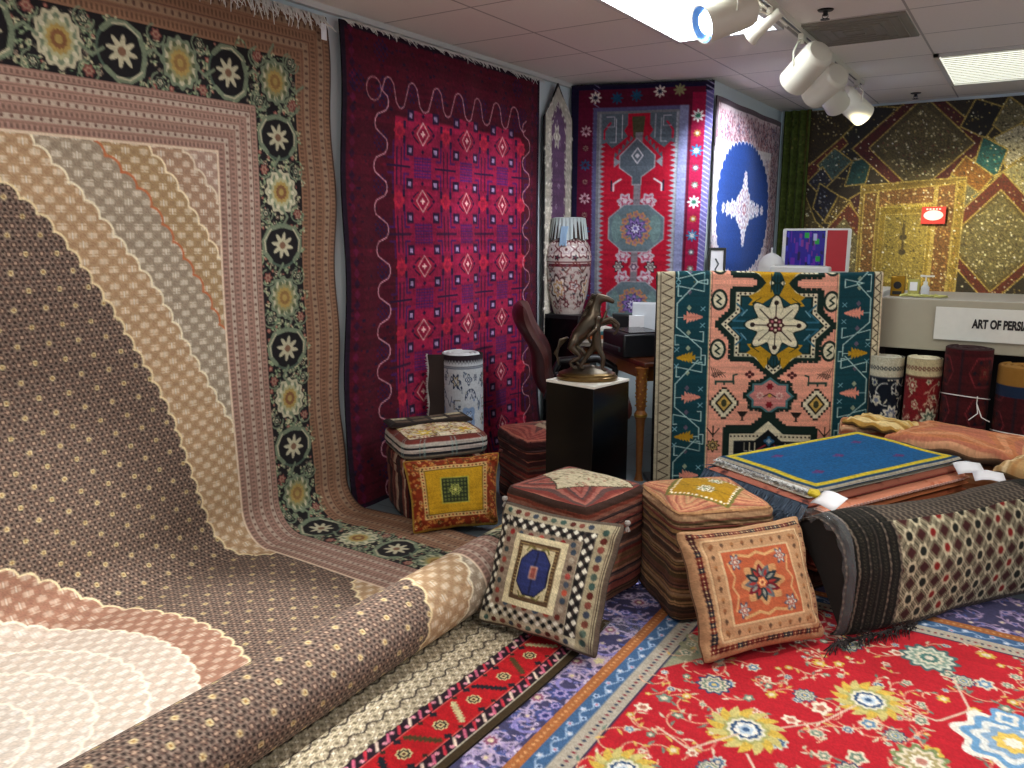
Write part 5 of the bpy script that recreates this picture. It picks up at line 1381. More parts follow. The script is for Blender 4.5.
for i in range(4):
    for j in range(2): c.poly([(.03+i*.1, .03+j*.08), (.11+i*.1, .03+j*.08), (.115+i*.1, .08+j*.08), (.035+i*.1, .085+j*.08)], 'a89c80' if (i+j) % 3 == 0 else '5c4c3c')
c.grain(.2); 
pr = cD+e2*.125
tag(folded_rug('folded_rug', pr, e1, (.46, .17), .462, .022, c.done(), ['241c1c', '3a2c24'], None, 3, 1), 'small dark brown folded rug with pale blocks lying at the back of the plaid cushion', 'folded rug')

# ------------------------------------------------------------------ throw cushions
def tassels(o, pts, m):
    for p in pts:
        q = Vector(p)-o.location; b = MB(); b.lathe([(.002, .012), (.010, .008), (.012, 0), (.008, -.008), (.002, -.012)], q, 10)
        for k in range(8):
            a = k*.785; b.tube([q+Vector((0, 0, -.006)), q+Vector((.010*math.cos(a), .010*math.sin(a), -.03))], .002, 4)
        b.build('tassel', m, o, smooth=True)
P1 = [(-1.639, 2.50, .475), (-1.150, 2.575, .450), (-1.125, 2.300, .035), (-1.650, 2.315, .035)]
o = cushion('throw_cushion', P1, .16, cushion_blue_center(), seed=4); tag(o, 'grey and cream patterned cushion with a blue octagon centre, leaning on the front ottoman', 'cushion', 'leaning throw cushions')
tassels(o, [P1[0], P1[1]], M('grey_tassel', '9a948c', .9))
P2 = [(-1.003, 2.655, .425), (-.655, 3.045, .44), (-.497, 2.90, .035), (-.815, 2.485, .025)]
o = cushion('throw_cushion', P2, .17, cushion_peach(), seed=7, back='8c6444'); tag(o, 'salmon and beige cushion with a dark flower centre, leaning beside the black wrapped bundle', 'cushion', 'leaning throw cushions')
P3 = [(-2.60, 3.00, .355), (-2.235, 3.37, .375), (-2.148, 3.222, .03), (-2.44, 2.885, .025)]
o = cushion('throw_cushion', P3, .14, cushion_rust(), seed=9, back='5c2414'); tag(o, 'rust and mustard yellow cushion with a green square centre, in front of the crimson carpet', 'cushion', 'leaning throw cushions')
tassels(o, [P3[1], P3[3]], M('rust_tassel', '4c1c14', .9))

# ------------------------------------------------------------------ black wrapped bundle
e = Vector((.58, .815, 0)).normalized(); nrm = Vector((-e.y, e.x, 0))
Cb = bag_pattern(); ny, nx = Cb.shape[:2]; L = 1.22; v = np.linspace(0, 1, ny)[:, None]; u = np.linspace(0, 1, nx)[None, :]
# section of the bundle: back top -> over -> front -> under
tt = np.linspace(0, 1, ny)
sec = np.array([(.27, .36), (.24, .435), (.15, .470), (.06, .455), (.005, .40), (-.025, .28), (-.02, .14), (.0, .04), (.03, .012)])
d = np.r_[0, np.cumsum(np.hypot(*np.diff(sec, axis=0).T))]; d /= d[-1]
def smooth_interp(t, d, y):
    yi = np.interp(t, d, y); k = np.ones(9)/9; yp = np.pad(yi, 4, mode='edge'); return np.convolve(yp, k, 'valid')
sn, sz = smooth_interp(tt, d, sec[:, 0]), smooth_interp(tt, d, sec[:, 1])
base = np.array([-.446, 2.920, .010])
uu = u*L+0*v; endf = np.exp(-(u*L/.05))+np.exp(-((1-u)*L/.05)); wv = wob(uu, 0*uu+v, 9, .005, 3)
N_ = sn[:, None]+wv+0*u; Z_ = sz[:, None]*(1-.06*endf)+.5*wv+.015*np.sin(u*PI)*0-.025*np.sin(u*PI)*(v < .4)
P = base+np.array(e)*uu[..., None]+np.array(nrm)*(N_+.03*endf*(1-2*np.abs(N_-.12)))[..., None]+np.array([0, 0, 1])*Z_[..., None]
root = empty('wrapped_bundle', base); cloth('woven_cover', P-base, Cb, parent=root, t=.008, back='1a1814')
b = MB()
for s_, xx in ((0, .012), (1, L-.012)):
    prof = [(float(a), float(z)) for a, z in zip(sn[::6], sz[::6]*.96)]
    b = MB(); V_ = [e*xx+nrm*a+Vector((0, 0, z)) for a, z in prof]; cen = e*(xx-.02+.04*s_)+nrm*.12+Vector((0, 0, .23)); V_.append(cen)
    k = len(prof); b.add(V_, [((i, i+1, k) if not s_ else (i+1, i, k)) for i in range(k-1)])
    b.build('end_cap', M('black_woven_end', '12100e', .9, noise=.3), root, smooth=True)
b = MB(); V_ = []; F_ = []
g = random.Random(4); npn = 26
for i in range(npn):
    a, z = float(np.interp(i/(npn-1), tt, sn)), float(np.interp(i/(npn-1), tt, sz))
    for j in range(7):
        x = -.022+j*.007; q = 1.0+.04*(j < 3)*math.sin(i*2.1+j); V_.append(e*x+nrm*(.12+(a-.12)*q*(1.02-.10*(j == 0)))+Vector((0, 0, .004+z*q*(1.01-.08*(j == 0))+.006*g.random())))
for i in range(npn-1):
    for j in range(6): F_.append((i*7+j, i*7+j+1, (i+1)*7+j+1, (i+1)*7+j))
b.add(V_, F_); b.build('plastic_wrap', CLEAR, root, smooth=True)
n = 160; f = np.linspace(-.02, .30, n)
fringe('fringe', np.c_[f*0-.02+f*e.x*1.3, f*e.y*1.3-.02, np.full(n, .03)]+np.array(-nrm)*.02, np.array([-.2, -.75, -.15]), .05, BACK, root, 8, .003, .8)
tag(root, 'long black and brown woven bundle in clear plastic, latticed with small red diamonds', 'woven bag')

# ------------------------------------------------------------------ stack of folded rugs topped with the blue one
L_, F_c, R_c, B_c = [np.array(q) for q in ((-1.212, 3.597), (-.697, 3.372), (-.159, 4.229), (-.625, 4.45))]
cS = (L_+F_c+R_c+B_c)/4; ex = np.array([.885, -.466]); eyS = np.array([.466, .885])
layers = [  # z, thickness, size, shift, colours of the edge, label
    (.005, .085, (.57, .96), (0, .0), ['4c2c24', '6c4434', '3c2420'], 'bottom folded rug of the stack below the blue rug, dark brown'),
    (.092, .080, (.58, .96), (.01, 0), ['6c2c24', '8c4c38'], 'folded dark red rug second from the bottom of the blue topped stack'),
    (.174, .070, (.58, .97), (.01, .0), ['3c3430', '5c5044', '8c7c5c'], 'folded brown grey rug third from the bottom of the blue topped stack'),
    (.246, .050, (.60, .98), (.03, -.01), ['7c7050', 'b0a068', 'a8945c'], 'folded olive rug with a gold braid edge, below the orange layers of the stack'),
    (.298, .042, (.60, .98), (.035, -.01), ['9c5434', 'c08050', '7c3c24'], 'folded rust brown rug under the orange kilims of the blue topped stack'),
    (.340, .022, (.61, .98), (.035, -.01), ['b86c44', 'cc7c50'], 'lower folded orange kilim in the stack under the blue rug'),
    (.364, .022, (.61, .98), (.035, -.005), ['d88c6c', 'e8b49c', 'b85c3c'], 'upper folded kilim with a pink and orange striped edge in the stack'),
    (.388, .026, (.58, 1.06), (.005, -.035), ['a86450', '5c2420', '94403c', '3c1c1c'], 'folded maroon rug with a blue grey fringe, second below the blue rug'),
    (.414, .020, (.56, 1.01), (-.01, -.012), ['d0c8b4', 'b0a894'], 'thin folded rug with a cream edge directly beneath the blue rug')]
for k, (z, t, sz_, sh, ec, lb) in enumerate(layers):
    c = Weave(sz_[0], sz_[1], .012, ec[0], 80+k); c.vines(0, 0, *sz_, 30, ec[-1], [[ec[-1]]], [ec[-1]], (.01, .03)); cc = c.done()
    cen = cS+ex*sh[0]+eyS*sh[1]
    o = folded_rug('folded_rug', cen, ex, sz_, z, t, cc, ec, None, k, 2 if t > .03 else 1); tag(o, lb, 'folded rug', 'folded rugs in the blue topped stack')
    if k == 6:      # striped selvage with dashes on the two edges in view
        b = MB()
        for i in range(44): 
            q = cen+ex*(sz_[0]/2+.009)+eyS*(-sz_[1]/2+.02+i*.021); b.box((q[0]-cen[0], q[1]-cen[1], .012), (.006, .012, .009), math.atan2(ex[1], ex[0]))
        b.build('pink_selvage', M('pink_stitch', 'd8a898', .9), o)
    if k == 7:
        n = 900; f = np.linspace(-.46, .05, n); base_ = np.outer(np.full(n, -sz_[0]/2), ex)*0
        R1 = np.array([[*( -ex*(0)+ex*t_), .045] for t_ in np.linspace(-.30, .30, n)])+np.array([*(-eyS*sz_[1]/2*1.0), -.028])
        fringe('fringe', R1, np.array([*(-eyS*.50), -.72]), .15, M('blue_grey_fringe', '48586a', .9, noise=.3), o, 12, .004, .35)
        L1 = np.array([[*(-ex*sz_[0]/2-eyS*t_), .045] for t_ in np.linspace(-.05, .47, n)])
        fringe('fringe', L1, np.array([*(-ex*.5), -.72]), .10, M('blue_grey_fringe', '48586a', .9, noise=.3), o, 13, .004, .35)
C = rug_blue(); C = np.transpose(C[::-1], (1, 0, 2))
o = folded_rug('blue_rug', cS, ex, (.575, 1.0), .436, .024, C, ['b8b0a0', '1c3c54', '14283c'], None, 9, 1)
tag(o, 'bright blue rug with a yellow border line on top of the folded stack', 'rug')
n = 420; L1 = np.array([[*(-eyS*.500+ex*t_), .010] for t_ in np.linspace(-.285, .285, n)])
fringe('fringe', L1, np.array([*(-eyS*.7), -.5]), .026, FRINGE, o, 14, .003, .4)
# paper price tags on the stack
for (p, rz_, tilt, lb) in (((-.145, 4.13, .425), .4, .25, 'white paper price tag at the right corner of the blue rug'), ((-.06, 3.93, .452), .2, .1, 'larger white paper price tag lying above the black bundle'), ((-.57, 3.17, .470), -.6, .35, 'white paper tag with a yellow fold at the front corner of the bundle')):
    b = MB(); V_ = []; 
    for i in range(5):
        for j in range(4): V_.append(((i-2)*.030, (j-1.5)*.028, .008*math.sin(i*1.1)+.004*j))
    F_ = [(i*4+j, (i+1)*4+j, (i+1)*4+j+1, i*4+j+1) for i in range(4) for j in range(3)]
    b.add(V_, F_); o = b.build('price_tag', PAPER, smooth=True); o.location = p; o.rotation_euler = (tilt, -.1, rz_); so = o.modifiers.new('t', 'SOLIDIFY'); so.thickness = .001
    tag(o, lb, 'price tag', 'paper price tags')
b = MB(); 
for k in range(7):
    a = k*.9; b.lathe([(.001, -.010), (.012, -.008), (.016, .002), (.010, .012), (.001, .014)], (.010*math.cos(a), .010*math.sin(a), .004*(k % 2)), 10)
o = b.build('yellow_bow', M('yellow_ribbon', 'c8b020', .6), smooth=True); o.location = (-.635, 3.215, .475); tag(o, 'small yellow bow at the front corner of the blue rug stack', 'bow')

# cushions and textile piles to the right behind the stack
def pile(name, loc, size, rz, cols, lb, seed, cat='folded textiles', group=None):
    Cs = stripes(1.6, size[2], cols, (.012, .03), .01, seed); Cs.grain(.1); Cs = Cs.done()
    o = softbox(name, size, Cs[:30, :30], Cs, None, loc, rz, 44, 12, 0, .02, seed=seed); return tag(o, lb, cat, group)
OR = ['b87c54', 'c8946c', 'a8603c', 'd0a880', '8c4c34', 'b06848']
pile('kilim_pouf', (-.13, 4.62, 0), (.70, .40, .37), 0, OR, 'orange striped pouf under the large peach cushion', 90, 'pouf', 'orange striped poufs behind the blue topped stack')
pile('kilim_pouf', (.28, 4.22, 0), (.34, .34, .36), .1, OR, 'orange striped pouf under the beige striped cushion at the right edge', 91, 'pouf', 'orange striped poufs behind the blue topped stack')
pile('kilim_pouf', (-.70, 4.72, 0), (.24, .24, .46), .2, OR, 'narrow orange striped pouf by the right edge of the teal rug', 92, 'pouf', 'orange striped poufs behind the blue topped stack')
def flat_cushion(cen, W, D, z, t, rz_, C, lb, tz=0):
    c_, s_ = math.cos(rz_), math.sin(rz_)
    def q(a, b_, dz=0): return (cen[0]+a*c_-b_*s_, cen[1]+a*s_+b_*c_, z+dz)
    o = cushion('flat_cushion', [q(-W/2, D/2, tz), q(W/2, D/2, tz), q(W/2, -D/2, 0), q(-W/2, -D/2, 0)], t, C, seed=int(W*100)); return tag(o, lb, 'cushion')
c = concentric(.66, .44, ['b8744c', 'c88c64', 'a86040', 'cc9870', 'b06a50'], .09, 93, .9); c.grain(.08); CP = c.done()
flat_cushion((-.20, 4.60), .66, .46, .43, .14, -.25, CP, 'large peach orange cushion lying behind the blue topped stack')
c = stripes(.46, .40, ['c8a878', 'd8c094', 'b08c5c', 'a87c4c'], (.01, .03), .006, 94, vertical=True); c.grain(.08); CQ = c.done()
flat_cushion((.22, 4.25), .48, .36, .42, .13, -.35, CQ, 'beige and gold striped cushion at the right edge above the black bundle')
c = stripes(.30, .24, ['b8944c', 'c8a864', 'a8803c', 'd0b880'], (.01, .03), .006, 95); c.grain(.1)
flat_cushion((-.60, 4.66), .34, .24, .47, .06, -.35, c.done(), 'small gold cushion between the teal rug and the peach cushion', 0)

# ------------------------------------------------------------------ teal rug over its stand
C = rug_teal(); ny, nx = C.shape[:2]
A_ = np.array([-1.812, 4.372]); D_ = np.array([.835, .55]); D_ = D_/np.hypot(*D_); Nn = np.array([D_[1], -D_[0]])
rad = .022; ztop = 1.275; U = np.linspace(0, 1.305, nx)[None, :]; vb = 40
S_ = np.linspace(-.12, 1.22, ny+vb)[:, None]      # negative = over the top to the back
def drape(S, U):
    th = np.clip(S/rad+PI/2, -PI/2, PI/2)         # over the bar
    fr_ = np.where(S > 0, S, 0); bk = np.where(S < -PI*rad, -PI*rad-S, 0)
    n_ = np.where(S > 0, rad, np.where(S < -PI*rad, -rad, rad*np.sin(th*1.0)))
    a = np.clip(-S/rad, 0, PI); n_ = rad*np.cos(a); z = ztop-rad+rad*np.sin(a)-fr_-bk
    return n_, z
n_, z_ = drape(S_+0*U, U+0*S_)
wv = .010*np.sin(U*6+.5)*np.clip(S_, 0, 1)+.006*np.sin(U*14+S_*2)*np.clip(S_, 0, 1); n_ = n_+wv+.05*np.clip(S_, 0, 1.3)
P = np.stack([A_[0]+D_[0]*(U+0*S_)+Nn[0]*n_, A_[1]+D_[1]*(U+0*S_)+Nn[1]*n_, z_+.006*np.sin(U*5)], 2)
Cf = np.vstack([C[:vb][::-1], C])
org = np.array([*(A_+D_*.65), .1]); root = empty('teal_rug', org)
cloth('pile', P-org, Cf, parent=root, t=.012, back='2a2422')
# the back half hanging down behind
P2_ = np.stack([A_[0]+D_[0]*(np.linspace(.005, 1.295, 40)[None, :]+0*np.zeros((30, 1)))-Nn[0]*(rad+.002), A_[1]+D_[1]*(np.linspace(.005, 1.295, 40)[None, :]+0*np.zeros((30, 1)))-Nn[1]*(rad+.002), ztop-.06-np.linspace(0, 1.05, 30)[:, None]+0*np.zeros((1, 40))], 2)
cloth('back_fall', P2_-org, np.tile(rgb('2c2826'), (30, 40, 1)), parent=root, t=.012)
tag(root, 'teal and salmon rug with a cream eight petal star, draped over a stand', 'rug')
root = empty('rug_stand', (A_[0]+D_[0]*.65, A_[1]+D_[1]*.65, 0), math.atan2(D_[1], D_[0])); 
MB().tube([(-.655, 0, ztop-rad-.012), (.64, 0, ztop-rad-.012)], .009, 10).build('rail', STEEL, root, smooth=True)
for s_ in (-1, 1):
    MB().tube([(.64*s_, 0, 1.24), (.64*s_, 0, .02)], .010, 10).build('post', STEEL, root, smooth=True); MB().box((.64*s_, 0, .012), (.05, .34, .024)).build('foot', STEEL, root, bevel=.004)
tag(root, 'dark metal stand that carries the teal rug', 'rug stand')

# ------------------------------------------------------------------ rolled rugs
Cw = roll_white()
def flap(root):
    Cf_ = np.tile(rgb('1c1c28'), (60, 20, 1)); u_ = np.linspace(0, 1, 20)[None, :]; v_ = np.linspace(.77, .22, 60)[:, None]
    P = np.stack([-.055-.085*u_+0*v_, -.105-.045*u_+.008*np.sin(v_*30)*u_, v_+.010+0*u_], 2); cloth('free_end', P, Cf_, parent=root, t=.010)
    n = 160; zz = np.linspace(.78, .24, n); fringe('fringe', np.c_[np.full(n, -.140)+.004*np.sin(zz*30), np.full(n, -.150), zz], (-.9, -.3, .0), .016, FRINGE, root, 21, .003, .4)
roll_upright('rolled_rug', (-2.845, 3.87, 0), .125, .78, np.hstack([Cw, Cw])[:, :, :][np.r_[0:119, 118-np.arange(60)]], 'upright white rug roll with navy tribal figures, before the crimson carpet', None, 'c4c6c8', 3, flap)
C = floral_roll('0e1420', [['c0bca4', '6c7488'], ['a8a894', '2c3450'], ['d0ccb4']], seed=51); roll_upright('rolled_rug', (-.65, 5.06, 0), .092, .79, C, 'upright roll of a black floral rug right of the teal rug', 'rug rolls under the counter', 'b0ac98')
C = floral_roll('74181c', [['c0b494', '4c5c4c'], ['a8a080', '8c2c2c', 'd0c8ac']], seed=53, stem='b08c74', big='c8c4a8', topw=.115, top='b8ac84', ink='5c2c24'); roll_upright('rolled_rug', (-.452, 5.05, 0), .092, .80, C, 'upright red rug roll with a cream flower border under the counter', 'rug rolls under the counter', 'd0c8a8')
C = roll_crimson(54)
def strings(z, r, dx=0):
    def f(root):
        P = [((r+.004)*math.cos(a)*1.0, (r+.004)*math.sin(a), z-.02*math.cos(a-1.2)) for a in np.linspace(0, 2*PI, 30)]
        MB().tube(P, .003, 6, False).build('string', STRING, root, smooth=True)
        b = MB(); q = Vector((r*.55, -r*.85, z-.02)); b.tube([q, q+Vector((.01, -.02, -.05)), q+Vector((-.03, -.03, -.09))], .003, 6); b.tube([q+Vector((.0, 0, .04)), q, q+Vector((.03, -.02, -.07)), q+Vector((.07, -.02, -.09))], .003, 6); b.build('string', STRING, root, smooth=True)
    return f
roll_upright('rolled_rug', (-.238, 5.06, 0), .118, .87, C, 'tall dark red rug roll tied with white string under the counter', 'rug rolls under the counter', '2c1414', 3, strings(.60, .118))
C = roll_crimson(57); C[:16] = rgb('8c6428'); C[16:26] = rgb('182840'); roll_upright('rolled_rug', (.03, 5.06, 0), .125, .79, C, 'dark red rug roll with a gold and navy rim at the right edge', 'rug rolls under the counter', '8c6428', 3, strings(.42, .125))

# ------------------------------------------------------------------ counter with the shop sign
root = empty('shop_counter', (.30, 5.5, 0))
MB().box((0, -.33, .975), (2.05, .04, .29)).build('front_panel', BEIGEP, root, bevel=.003)
MB().box((0, .02, 1.11), (2.05, .70, .025)).build('countertop', M('counter_top_laminate', 'b4b0a4', .5), root, bevel=.003)
MB().box((0, .30, .50), (2.0, .03, 1.0)).build('back_panel', M('dark_recess_board', '1c100e', .8), root)
MB().box((-1.0, 0, .50), (.03, .62, 1.0)).build('side_panel', M('dark_recess_board', '1c100e', .8), root); MB().box((1.0, 0, .50), (.03, .62, 1.0)).build('side_panel', M('dark_recess_board', '1c100e', .8), root)
tag(root, 'beige fronted counter with a dark recess behind the upright rug rolls', 'counter')
root = empty('shop_sign', (-.02, 5.145, .99)); MB().box((.05, -.003, 0), (.92, .006, .185)).build('board', M('sign_board_white', 'dcdcd0', .5), root, bevel=.001)
cu = bpy.data.curves.new('lettering', 'FONT'); cu.body = 'ART OF PERSIA'; cu.size = .066; cu.offset = .0032; cu.extrude = .001; cu.space_character = 1.0
to = bpy.data.objects.new('lettering_source', cu); col.objects.link(to); bpy.context.view_layer.update()
me = bpy.data.meshes.new_from_object(to.evaluated_get(bpy.context.evaluated_depsgraph_get())); bpy.data.objects.remove(to)
V_ = np.empty(len(me.vertices)*3, np.float32); me.vertices.foreach_get('co', V_); V_ = V_.reshape(-1, 3); V_[:, 0] *= .60
V3 = np.stack([V_[:, 0]-.222, -.007-V_[:, 2], V_[:, 1]-.016], 1); me.vertices.foreach_set('co', V3.astype(np.float32).ravel()); me.update()
link(me, 'lettering', M('black_print', '1a1a18', .6), root, smooth=False)
tag(root, 'white shop sign with black capital letters on the beige counter front', 'sign')
# things on the counter
root = empty('tea_tin', (-.66, 5.32, 1.1225)); MB().box((0, 0, .06), (.075, .05, .12)).build('can', M('gold_tin', '9c7414', .35, metal=.5), root, bevel=.006); b = MB(); b.lathe([(.022, -.002), (.022, .002)], (0, -.026, .065), 20, Matrix.Rotation(PI/2, 3, 'X')); b.box((0, -.026, .02), (.05, .002, .02)); b.build('emblem', BLACKPL, root); tag(root, 'small gold and black tin on the counter beside the teal rug', 'tin')
root = empty('card_box', (-.575, 5.34, 1.1225)); MB().box((0, 0, .05), (.06, .05, .10)).build('box', M('yellow_green_card', 'a8a454', .6), root, bevel=.003); MB().box((0, -.026, .06), (.04, .002, .05)).build('white_label', PAPER, root); tag(root, 'small yellow green box on the counter between the gold tin and the pump bottle', 'box')
root = empty('pump_bottle', (-.515, 5.34, 1.1225)); MB().lathe([(.022, 0), (.024, .01), (.024, .055), (.012, .07), (.010, .075)]).build('bottle', M('frosted_bottle', 'c8ccd0', .25, noise=.02), root, smooth=True)
b = MB(); b.lathe([(.012, .072), (.012, .088), (.004, .09), (.004, .115), (.010, .117), (.010, .125)]); b.tube([(0, 0, .12), (.045, -.01, .122)], .005); b.tube([(0, 0, .12), (-.03, .01, .122)], .006); b.build('pump', WHITEPL, root, smooth=True); tag(root, 'white pump bottle standing on the counter', 'bottle')
root = empty('crumpled_wrappers', (-.54, 5.25, 1.1225)); b = MB(); g = random.Random(8)
for k in range(9):
    x, y = -.10+k*.026, g.uniform(-.015, .015); b.add([(x, y-.02, .004), (x+.045, y-.015, .012+g.random()*.012), (x+.05, y+.02, .006), (x+.005, y+.025, .015+g.random()*.01), (x+.02, y, .02)], [(0, 1, 4), (1, 2, 4), (2, 3, 4), (3, 0, 4), (0, 3, 2, 1)])
b.build('paper', M('yellow_paper', 'c8c878', .6), root); tag(root, 'crumpled pale yellow wrappers lying along the counter edge', 'wrappers')

# ------------------------------------------------------------------ white cabinet with screen and lamp behind the teal rug
root = empty('white_cabinet', (-1.42, 6.05, 0)); MB().box((0, 0, .54), (1.20, .50, 1.08)).build('body', WHITEPL, root, bevel=.004); MB().box((0, 0, 1.10), (1.24, .54, .03)).build('top', WHITEPL, root, bevel=.004); tag(root, 'low white cabinet behind the teal rug', 'cabinet')
root = empty('picture_frame', (-1.98, 5.92, 1.115), .25); b = MB()
for a, c_, sx, sz_ in ((-.055, 0, .018, .27), (.055, 0, .018, .27), (0, .126, .11, .018), (0, -.126, .11, .018)): b.box((a, 0, .135+c_), (sx, .02, sz_))
b.build('frame', M('silver_black_frame', '3c3c38', .35, metal=.4), root, bevel=.003); MB().box((0, .004, .135), (.10, .006, .25)).build('picture', PAPER, root); b = MB(); b.tube([(.01, -.001, .06), (-.01, -.001, .11), (.012, -.001, .15), (-.012, -.001, .19)], .006); b.build('drawing', M('grey_ink', '5c6468', .8), root); MB().tube([(0, .01, .2), (0, .09, .003)], .005).build('easel_leg', BLACKPL, root); tag(root, 'narrow dark picture frame standing behind the left corner of the teal rug', 'picture frame')
root = empty('white_dome_jar', (-1.60, 6.0, 1.115)); MB().lathe([(.055, 0), (.085, .03), (.09, .09), (.088, .14)], n=32).build('bowl', WHITEPL, root, smooth=True)
prof = [(.090, .14), (.086, .17), (.065, .205), (.03, .228), (.008, .238), (.006, .26), (.010, .268), (.001, .275)]; MB().lathe(prof, n=32).build('domed_lid', WHITEPL, root, smooth=True); tag(root, 'white domed jar with a pointed knob beside the screen', 'jar')
root = empty('cash_screen', (-1.31, 6.06, 1.115))
b = MB(); b.box((0, 0, .255), (.47, .03, .31)); b.build('housing', WHITEPL, root, bevel=.02)
n = 46; x_, z_2 = np.meshgrid(np.linspace(-.205, .065, n), np.linspace(.395, .12, n)); g = np.random.RandomState(6)
pic = np.zeros((n, n, 3)); pic[:] = rgb('24148c')
for _ in range(60):
    a, c_ = g.randint(n), g.randint(n); hh_, ww_ = g.randint(4, 14), g.randint(1, 4); pic[c_:c_+hh_, a:a+ww_] = rgb(['5c1ca0', '1c1c9c', '7c2c8c', '14104c', '3c3cc0'][g.randint(5)])
for (a, c_) in ((22, 3), (36, 30), (34, 10)): pic[c_:c_+6, a:a+5] = rgb('1c9c3c')
pic[4:12, 32:36] = rgb('a8a8d8')
me = raw_mesh('screen_picture', np.stack([x_, np.full_like(x_, -.0165), z_2], 2).reshape(-1, 3), grid_faces(n, n), pic); link(me, 'screen_picture', GLAZE, root)
MB().box((.145, -.0165, .255), (.135, .003, .285)).build('red_panel', M('red_card_panel', 'b0242c', .5), root)
MB().lathe([(.09, 0), (.09, .01), (.02, .02), (.02, .12)], (0, 0, 0), 24).build('foot', WHITEPL, root, smooth=True)
tag(root, 'upright white framed screen with a purple picture and a red panel', 'screen')
root = empty('receipt_printer', (-1.36, 5.86, 1.115)); MB().box((0, 0, .075), (.40, .10, .15)).build('body', WHITEPL, root, bevel=.012); MB().box((0, 0, .152), (.34, .05, .006)).build('paper_slot', M('light_grey_plastic', 'a8aca8', .5), root); tag(root, 'flat white desk machine in front of the purple screen', 'machine')

# ------------------------------------------------------------------ desk corner with chair, vase, pedestal and bronze
th = math.atan2(.80, .60); root = empty('carved_desk', (-1.93, 4.36, 0), 0)
d1 = np.array([-.76, .65]); d2 = np.array([.60, .80]); d1 /= np.hypot(*d1); d2 /= np.hypot(*d2)
def dq(a, b_): return d1*a+d2*b_
rzk = math.atan2(d1[1], d1[0])
cc = dq(.45, .42); MB().box((cc[0], cc[1], .715), (.98, .72, .03), rzk).build('desktop', WOOD, root, bevel=.006)
MB().box((cc[0], cc[1], .655), (.90, .64, .09), rzk).build('apron', GOLDWOOD, root, bevel=.004)
def leg_profile(): return [(.030, .0), (.022, .02), (.018, .06), (.020, .10), (.026, .34), (.030, .38), (.038, .40), (.038, .42), (.026, .44), (.030, .47), (.034, .60), (.032, .66), (.040, .70)]
for a, b_ in ((.0, .05), (.90, .05), (.0, .75), (.90, .75)):
    q = dq(a, b_); lg = MB().lathe(leg_profile(), (q[0], q[1], 0), 20).build('leg', GOLDWOOD, root, smooth=True)
    b = MB()
    for i in range(9):
        for k in range(5):
            an = k*1.257+i*.4; b.lathe([(.001, -.006), (.007, 0), (.001, .006)], (q[0]+.033*math.cos(an), q[1]+.033*math.sin(an), .47+i*.025), 6)
    b.lathe([(.030, .395), (.041, .403), (.041, .417), (.030, .425)], (q[0], q[1], 0), 20)
    b.build('gilt_carving', M('gilt_metal', 'b08a3c', .3, metal=.8), lg, smooth=True)
tag(root, 'dark wood desk with a gilt carved leg left of the teal rug', 'desk')
def on_desk(a, b_, z=.73): q = dq(a, b_); return (-1.93+q[0], 4.36+q[1], z)
root = empty('black_printer', on_desk(.34, .16), math.atan2(-d1[1], -d1[0])); MB().box((0, 0, .075), (.33, .30, .15)).build('body', BLACKPL, root, bevel=.012); MB().box((0, -.155, .05), (.24, .02, .03)).build('paper_tray', M('grey_plastic', '24262a', .4), root, bevel=.004); MB().box((0, 0, .152), (.28, .2, .008)).build('lid', BLACKGLOSS, root, bevel=.003); tag(root, 'black printer on the desk left of the teal rug', 'printer')
root = empty('white_paper_box', on_desk(.60, .36), .4); b = MB(); b.box((0, 0, .15), (.16, .12, .30)); b.build('box', M('white_carton', 'd4dae0', .6), root, bevel=.004); b = MB(); b.box((-.05, -.07, .11), (.10, .015, .22)); b.build('paper_sheet', PAPER, root); tag(root, 'white paper carton standing behind the black printer', 'carton')
for k, (cc_, w_, lb) in enumerate((('8c8478', .22, 'lowest grey book of the pile on the desk behind the bronze horse'), ('d0ccc4', .20, 'white book in the pile on the desk behind the bronze horse'), ('b85c2c', .19, 'orange book in the pile behind the bronze horse'), ('2c5c64', .18, 'teal book near the top of the desk pile'), ('d8d4cc', .17, 'topmost pale book of the desk pile'))):
    q = on_desk(.80, .08, .73+k*.026); root = empty('book', q, .3+.15*k); MB().box((0, 0, .012), (w_, .15, .020)).build('pages', PAPER, root); b = MB(); b.box((0, 0, .0235), (w_+.008, .158, .003)); b.box((0, 0, .0015), (w_+.008, .158, .003)); b.box((0, -.079, .0125), (w_+.008, .003, .025)); b.build('cover', M('book_cover_%s' % 'abcde'[k], cc_, .5), root); tag(root, lb, 'book', 'books piled on the desk')
q = on_desk(.84, .42); root = empty('black_binder', q, .5); MB().box((0, 0, .10), (.34, .10, .20)).build('cover', BLACKPL, root, bevel=.006); MB().box((0, .0, .203), (.32, .08, .004)).build('pages', M('teal_grey_paper', '4c6468', .7), root); tag(root, 'black file box standing at the back of the desk', 'file box')

